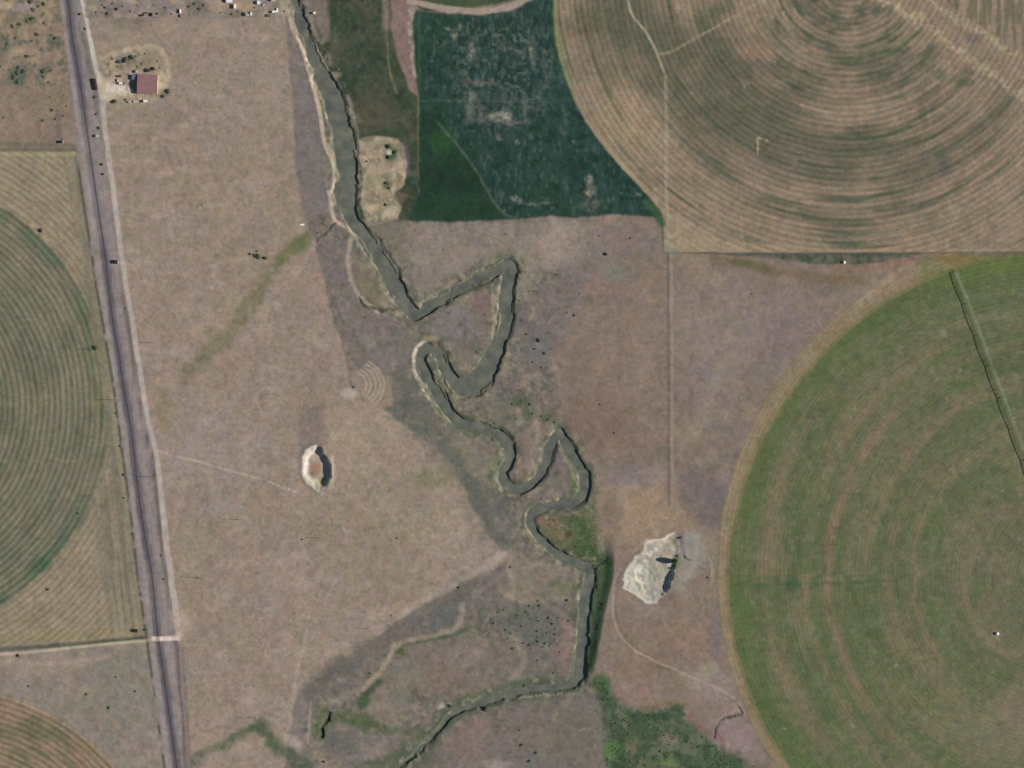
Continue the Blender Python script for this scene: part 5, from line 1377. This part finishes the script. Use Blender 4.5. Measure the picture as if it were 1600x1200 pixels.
# shrubs scattered inside the lower river bend
for (a, b_) in ((320, 485), (230, 590), (265, 635), (430, 720), (500, 770), (460, 835), (550, 885), (660, 900), (770, 975), (740, 400), (800, 430), (860, 330), (880, 400), (880, 450), (910, 520),
                (850, 560), (870, 600), (760, 575), (1125, 560), (1050, 640), (1090, 710), (980, 760), (1090, 780), (1090, 840), (850, 740), (860, 820), (860, 880), (930, 950), (960, 900), (1010, 940),
                (590, 530), (580, 740), (640, 670), (740, 920), (800, 910), (520, 970), (930, 790), (1150, 1020), (400, 450), (700, 480), (1000, 560)):
    shrub(740 + a / 8.57, 900 + b_ / 8.57, rng.uniform(1.5, 3.3), "low grey green shrub in the scattered clump inside the lower river bend", 'leaf_grey' if rng.rand() < .55 else 'leaf_dark', .38, "shrubs inside the lower river bend")
for (u, v, r, mk, lb_) in (
    (947, 397, 4.0, 'leaf_dark', "wide dark shrub on open ground south of the dark green field"), (935, 369, 1.8, 'leaf_dark', "small dark shrub north west of a wide dark one on open ground"),
    (984.5, 372, 2.6, 'leaf_dark', "mid sized dark shrub alone below the dark green field"), (897, 493, 2.8, 'leaf_dark', "dark round shrub alone on the pinkish ground east of the river"),
    (886, 489, 2.0, 'leaf_grey', "grey green shrub just west of the dark round one"), (871, 504, 1.6, 'leaf_brown', "little brown shrub between river and fence"),
    (843, 532, 4.0, 'leaf_grey', "largest grey green bush of the patch east of the second bend"), (836, 545, 3.0, 'leaf_grey', "grey green bush at the west side of the patch east of the second bend"),
    (851, 552, 3.4, 'leaf_grey', "grey green bush at the south side of the patch east of the second bend"), (937, 632, 2.4, 'leaf_dark', "small dark shrub alone in the middle of the east grassland"),
    (960, 676, 2.2, 'leaf_grey', "small grey green shrub west of the long fence"), (570, 496, 1.9, 'leaf_dark', "tiny dark shrub south of the old river arm"),
    (701, 490, 1.7, 'leaf_dark', "tiny dark shrub just inside the first river loop"), (758, 492, 1.8, 'leaf_brown', "small brown shrub near the inner bank of the big loop"),
    (745, 550, 2.2, 'leaf_green', "round green shrub inside the big river loop"), (720, 507, 2.0, 'leaf_brown', "small brown shrub in the middle of the river loop"),
    (716.5, 918, 3.0, 'leaf_dark', "dark shrub on the pale edge of the diagonal band"), (797.5, 886, 2.8, 'leaf_brown', "dark brown shrub beside the pale track south of the bends"),
    (611, 962, 2.0, 'leaf_brown', "small brown shrub at the pasture corner above the diagonal band"), (553, 605, 2.6, 'leaf_dark', "dark shrub at the tip of the furrowed corner"),
    (788, 1093, 2.6, 'leaf_dark', "dark shrub on the south bank of the lower river, east of a smaller pair"), (803.5, 1093, 2.0, 'leaf_dark', "small dark shrub on the south bank among white stones"),
    (775.5, 1099, 2.2, 'leaf_dark', "dark shrub on the south bank where the river narrows"), (760, 1108, 5.0, 'leaf_grey', "wide grey green bush south of the narrowing river"),
    (703, 1103, 3.6, 'leaf_dark', "dark green bush beside white stones on the north bank"), (812, 1141, 2.2, 'leaf_dark', "small dark shrub in the meadow south of the river"),
    (815, 1164, 3.0, 'leaf_dark', "dark shrub near the south edge left of a grey group"), (838, 1176, 3.4, 'leaf_grey', "grey green bush in the group at the south edge"),
    (827, 1189, 3.2, 'leaf_dark', "dark bush at the bottom edge of the meadow"), (578, 1052, 2.4, 'leaf_dark', "dark shrub beside the tan bank above the green channel"),
    (592, 1044, 1.8, 'leaf_brown', "small brown shrub on the tan bank"), (506, 1190, 3.0, 'leaf_dark', "dark bush near the south edge below the short ditch"),
    (886, 938, 3.0, 'leaf_dark', "dark shrub near the pale bank line above the long straight reach"), (888, 970, 2.6, 'leaf_brown', "brown shrub west of the long straight reach"),
    (865, 1051, 2.6, 'leaf_grey', "grey green shrub near the corner of the river"), (840, 1032, 2.4, 'leaf_brown', "brown shrub south of the scattered clump"),
    (846, 780, 2.0, 'leaf_brown', "small brown shrub on the point inside the sharp bend"), (1175, 459, 2.0, 'leaf_brown', "tiny brown shrub alone east of the long fence"),
    (1105, 902, 2.4, 'leaf_dark', "dark shrub on the curved track east of the large pit"), (1070, 870, 2.0, 'leaf_dark', "dark shrub on bare ground east of the pit rim"),
    (1063, 840, 3.4, 'leaf_dark', "dark bush at the north east corner of the large pit"),
    (823, 322, 2.0, 'leaf_dark', "tiny shrub in the south part of the dark green field"),
    (65, 360.5, 4.2, 'leaf_dark', "dark round bush among the curved rows west of the railway"), (150, 543.5, 4.6, 'leaf_green', "small green bush next to a pole beside the railway fence"),
    (97, 217, 2.4, 'leaf_brown', "brown shrub just north of the hut at the scrubland edge"),
    (179, 159, 4.6, 'leaf_dark', "round dark bush at the south west corner of the farmyard"), (232, 110, 5.0, 'leaf_dark', "dark bush against the north wall of the barn"),
    (240, 107.5, 4.0, 'leaf_dark', "dark bush north of the barn near its east corner"), (226, 84, 2.2, 'leaf_grey', "small grey shrub on the rough ground north of the barn"),
    (198, 94, 7.0, 'leaf_grey', "broad grey green tree cluster north west of the barn"), (207, 90, 4.6, 'leaf_dark', "dark bush at the east end of the grey tree cluster"),
    (187, 97, 4.6, 'leaf_grey', "grey bush at the west end of the grey tree cluster"),
    (264, 143, 4.6, 'leaf_grey', "grey green tree at the south east corner of the farmyard"), (256, 151, 4.0, 'leaf_grey', "low grey green bush south east of the barn"),
    (196, 156, 3.0, 'leaf_grey', "small grey bush at the west end of the vehicle row"),
    (608, 229, 4.6, 'leaf_dark', "dark green bush on the bare rise beside the river, northernmost"), (617, 238, 4.0, 'leaf_dark', "dark green bush on the east side of the white spot on the bare rise"),
    (609, 246, 4.6, 'leaf_green', "green bush south of the white spot on the bare rise"), (604, 286, 3.6, 'leaf_dark', "dark bush in the middle of the bare rise"), (608, 294, 3.0, 'leaf_dark', "dark shrub just south of the middle bush on the bare rise"),
    (603, 320, 3.0, 'leaf_brown', "brown shrub at the south end of the bare rise"), (573, 252, 2.0, 'leaf_dark', "small dark shrub on the river edge of the bare rise"),
    (403, 400.5, 5.4, 'leaf_dark', "largest of the dark bushes clustered in the tan pasture"), (414.5, 403.5, 4.2, 'leaf_dark', "dark bush at the east end of the pasture cluster"),
    (391, 397, 3.0, 'leaf_dark', "small dark bush at the west end of the pasture cluster"), (402, 392.5, 2.6, 'leaf_brown', "brown shrub on the north side of the pasture cluster"),
    (154, 200, 3.2, 'leaf_dark', "dark bush beside the gravel road north of a pale hut"), (151, 178, 3.0, 'leaf_grey', "grey bush beside the gravel road south of the maroon trailer"),
    (159, 257, 3.4, 'leaf_dark', "dark bush beside the gravel road, upper one of two"), (161, 272, 3.2, 'leaf_dark', "dark bush beside the gravel road, lower one of two"),
    (149, 152, 3.6, 'leaf_grey', "grey bush at the south end of the maroon trailer"), (125, 22, 3.2, 'leaf_dark', "dark bush between railway and road at the north edge"), (133, 45, 3.0, 'leaf_grey', "grey bush between railway and road opposite the scrub"),
    (181, 646, 2.4, 'leaf_dark', "dark shrub on the railway fence line south of a pole"), (187, 697, 2.6, 'leaf_dark', "dark shrub on the railway fence line beside the straight rows"), (193.5, 742, 3.0, 'leaf_dark', "dark shrub on the railway fence line opposite a tall pole"),
    (207.5, 834, 2.8, 'leaf_dark', "dark shrub on the railway fence line in the lower field"), (227, 984, 3.2, 'leaf_dark', "dark bush at the corner of railway fence and farm road"), (193, 778, 2.2, 'leaf_dark', "small dark shrub on the railway fence line below a tall pole"),
    (242, 742, 2.6, 'leaf_brown', "brown shrub at the foot of the pole beside the gravel road"), (256, 905, 2.6, 'leaf_brown', "brown shrub between railway and gravel road near the crossing"), (252, 868, 2.4, 'leaf_brown', "brown shrub between the track and the gravel road"),
    (196, 482, 2.4, 'leaf_brown', "brown shrub on the west verge of the gravel road"),
    (122, 802, 2.6, 'leaf_green', "small green bush among the lower curved rows"), (75, 921, 3.0, 'leaf_green', "green bush among the tan rows near the farm road"), (28, 1024, 3.4, 'leaf_dark', "dark bush south of the farm road near the west edge"),
    (181, 1058, 2.6, 'leaf_dark', "dark shrub in the rough ground south of the farm road"), (135, 1085, 2.6, 'leaf_dark', "dark shrub in the middle of the rough ground"), (45, 1072, 2.6, 'leaf_grey', "grey shrub at the west of the rough ground"),
    (170, 1106, 3.0, 'leaf_dark', "dark green shrub beside grassy patches in the rough ground"), (211, 1080, 2.8, 'leaf_grey', "grey shrub in the rough ground near the railway"),
    (472, 843, 2.2, 'leaf_brown', "brown shrub at the tip of a pole shadow south of the oval pit"), (620, 841, 2.2, 'leaf_brown', "small brown shrub alone in the mottled pasture"), (308, 903, 1.8, 'leaf_brown', "small brown shrub at the foot of the pasture pole")):
    shrub(u, v, r * .95, lb_, mk, (.42 if r < 3 else .6) if r < 4 else .75)
# bushes of the north west scrub
for k, (a, b_, r) in enumerate(((240, 150, 5), (215, 160, 4), (265, 140, 4), (150, 190, 4), (100, 205, 4), (345, 180, 3.6), (290, 270, 3.6), (250, 325, 3.4), (320, 390, 3.4), (210, 440, 3.4), (145, 570, 6), (110, 600, 5), (180, 560, 5), (140, 640, 5), (150, 530, 4), (335, 560, 4),
                 (345, 600, 3.4), (400, 550, 4), (405, 860, 4), (495, 905, 3.4), (340, 940, 3.6), (430, 930, 3), (10, 520, 3.6), (30, 920, 3), (340, 30, 4), (300, 50, 3.4), (260, 75, 4), (235, 10, 4), (120, 300, 3), (60, 340, 3), (430, 300, 3), (460, 340, 2.6), (380, 640, 3), (390, 760, 3), (520, 830, 3))):
    shrub(a / 5, b_ / 5, r * rng.uniform(.7, 1.25), "low green bush in the north west scrubland west of the railway", 'leaf_grey' if k % 3 else 'leaf_dark', .36, "bushes of the north west scrubland")
# rough growth east of the loops, and weeds round the yards
for (u, v, r_) in ((812, 470, 1.8), (826, 455, 2.0), (815, 500, 2.4), (822, 522, 2.2), (808, 535, 2.0), (858, 520, 1.8), (862, 545, 2.0), (832, 566, 2.2), (846, 574, 1.8), (905, 460, 1.6), (868, 430, 1.8), (790, 366, 1.8), (820, 345, 1.6),
                   (800, 632, 2.4), (815, 626, 2.8), (828, 632, 2.6), (832, 646, 2.2), (846, 650, 2.6), (856, 656, 2.6), (866, 660, 2.2), (806, 654, 1.8), (772, 662, 1.8), (786, 668, 1.8)):
    shrub(u, v, r_, "low grey green shrub on the rough ground east of the middle river loops", 'leaf_grey' if (u + v) % 2 else 'leaf_dark', .4, "shrubs east of the middle river loops")
for (u, v, r_) in ((160, 8, 2.0), (176, 6, 2.4), (192, 10, 2.0), (204, 18, 2.2), (214, 9, 1.8), (258, 12, 2.2), (268, 22, 2.0), (296, 10, 3.2), (304, 6, 3.6), (312, 14, 3.4), (318, 8, 2.6), (345, 20, 2.2), (362, 22, 2.8), (372, 18, 2.2), (398, 12, 2.0), (444, 18, 2.0), (150, 19, 2.0), (240, 8, 1.8)):
    shrub(u, v, r_, "low weedy bush among the parked things of the northern yards", 'leaf_grey' if int(u) % 2 else 'leaf_brown', .45, "bushes of the northern yards")
for (u, v, r_) in ((176, 92, 2.2), (184, 104, 2.0), (172, 112, 1.6), (212, 88, 2.0), (222, 100, 2.2), (246, 96, 1.8), (250, 106, 2.0), (170, 100, 1.6), (214, 104, 1.8)):
    shrub(u, v, r_, "small scrubby bush on the worn ground north of the barn", 'leaf_grey' if int(v) % 2 else 'leaf_brown', .5, "scrubby bushes round the barn")
# trees by the large pit
t = empty("tree", P3(1054, 876.5), "tall green tree on the east rim of the large whitish pit", "tree")
MB().tube((0, 0, -.5), (0, 0, 6), .35, 8, .15).tube((0, 0, 3), (1.3, .6, 6), .16, 6, .06).tube((0, 0, 3.5), (-1.2, -.6, 6.5), .16, 6, .06).done("trunk", M['trunk'], t)
o = link("crown", TALL, t); o.scale = (5.4, 6.6, 7.6); o.location = (0, 0, 1.6)
for (u, v, r, lb_) in ((1054, 888, 2.0, "round green bush just south of the tall tree by the pit"), (1058, 868, 1.8, "small green bush north of the tall tree by the pit")):
    shrub(u, v, r, lb_, 'leaf_green', 1.1)

# ground-hugging thicket of the marsh, slope and green wedge: too dense to count
def thicket(name, P_, n, r0, r1, mat, label, seed, cond=None):
    r = np.random.RandomState(seed); P_ = list(P_)
    xs = [p[0] for p in P_]; ys = [p[1] for p in P_]
    uu = r.uniform(min(xs), max(xs), n * 3); vv = r.uniform(min(ys), max(ys), n * 3)
    ok = poly_sd(uu, vv, P_) > 1.5
    dn = fbm(uu, vv, 16, 601 + seed, 2); ok &= dn > .44
    uu, vv = uu[ok][:n], vv[ok][:n]
    vs, fs = [], []
    for u, v in zip(uu, vv):
        s_ = r.uniform(r0, r1); z0 = zat(u, v)
        if z0 < WATER_Z + .4: continue
        for k in range(9):
            a_ = r.uniform(0, 6.28); d_ = r.uniform(0, 1) * s_; h_ = r.uniform(.05, .6) * s_ * (1 - d_ / s_ * .6)
            c_ = np.array([u - 800 + math.cos(a_) * d_, 600 - v + math.sin(a_) * d_, z0 + h_])
            nr = np.array([math.cos(a_) * .6, math.sin(a_) * .6, 1.0]) + r.normal(size=3) * .35; nr /= np.linalg.norm(nr)
            x_ = np.cross(nr, r.normal(size=3)); x_ /= np.linalg.norm(x_); y_ = np.cross(nr, x_); l_ = s_ * r.uniform(.25, .45); b0 = len(vs)
            vs += [tuple(c_ + x_ * l_), tuple(c_ + y_ * l_ * .7), tuple(c_ - x_ * l_), tuple(c_ - y_ * l_ * .7)]
            fs.append((b0, b0 + 1, b0 + 2, b0 + 3))
    me = bpy.data.meshes.new(name); me.from_pydata(vs, [], fs); me.materials.append(mat)
    o = link(name, me); o["kind"] = "stuff"; tag(o, label, "vegetation")
thicket("marsh_thicket", MARSH, 900, .9, 2.0, M['leaf_green'], "dense low green thicket over the wet ground in the south", 3)
thicket("bank_thicket", [(930, 870), (955, 870), (952, 930), (944, 960), (937, 1000), (925, 1050), (922, 1050), (925, 990), (930, 930)], 420, .8, 1.7, M['leaf_dark'], "dense dark undergrowth on the slope above the east bank", 4)
thicket("river_meadow_tufts", [(850, 810), (900, 802), (930, 784), (936, 850), (945, 895), (915, 880), (870, 850)], 420, .6, 1.3, M['leaf_green'], "bright green tufts of plants in the wedge by the sharp bend", 5)
thicket("flood_plain_scrub", [(500, 380), (560, 370), (640, 346), (930, 342), (930, 400), (900, 480), (850, 540), (880, 640), (925, 740), (938, 850), (930, 900), (905, 1060), (948, 1110), (948, 1215), (500, 1215), (470, 1090), (620, 985), (790, 872), (720, 740), (610, 640), (545, 560)],
        5200, .35, .95, M['leaf_grey'], "low grey green scrub and grass tussocks over the river flood plain", 6)
thicket("scrubland_tufts", [(0, 0), (90, 0), (104, 120), (112, 215), (0, 215)], 500, .4, 1.1, M['leaf_grey'], "rough grey green tufts over the north west scrubland", 7)
# scattered white stones on the south bank
r = np.random.RandomState(5)
for k in range(12):
    u, v = 812 + k * 6.0 + r.uniform(-1.5, 1.5), 1090 - k * .6 + r.uniform(-1.5, 1.5)
    bm_ = bmesh.new(); bmesh.ops.create_icosphere(bm_, subdivisions=1, radius=1.0)
    for vv_ in bm_.verts: vv_.co *= r.uniform(.7, 1.15)
    me = bpy.data.meshes.new("boulder"); bm_.to_mesh(me); bm_.free(); me.materials.append(M['concrete'])
    o = link("boulder", me); o.location = P3(u, v, .1); o.scale = (r.uniform(.6, 1.1), r.uniform(.6, 1.1), .6)
    tag(o, "pale boulder in the row along the south bank of the lower river", "boulder", "boulders along the south bank")
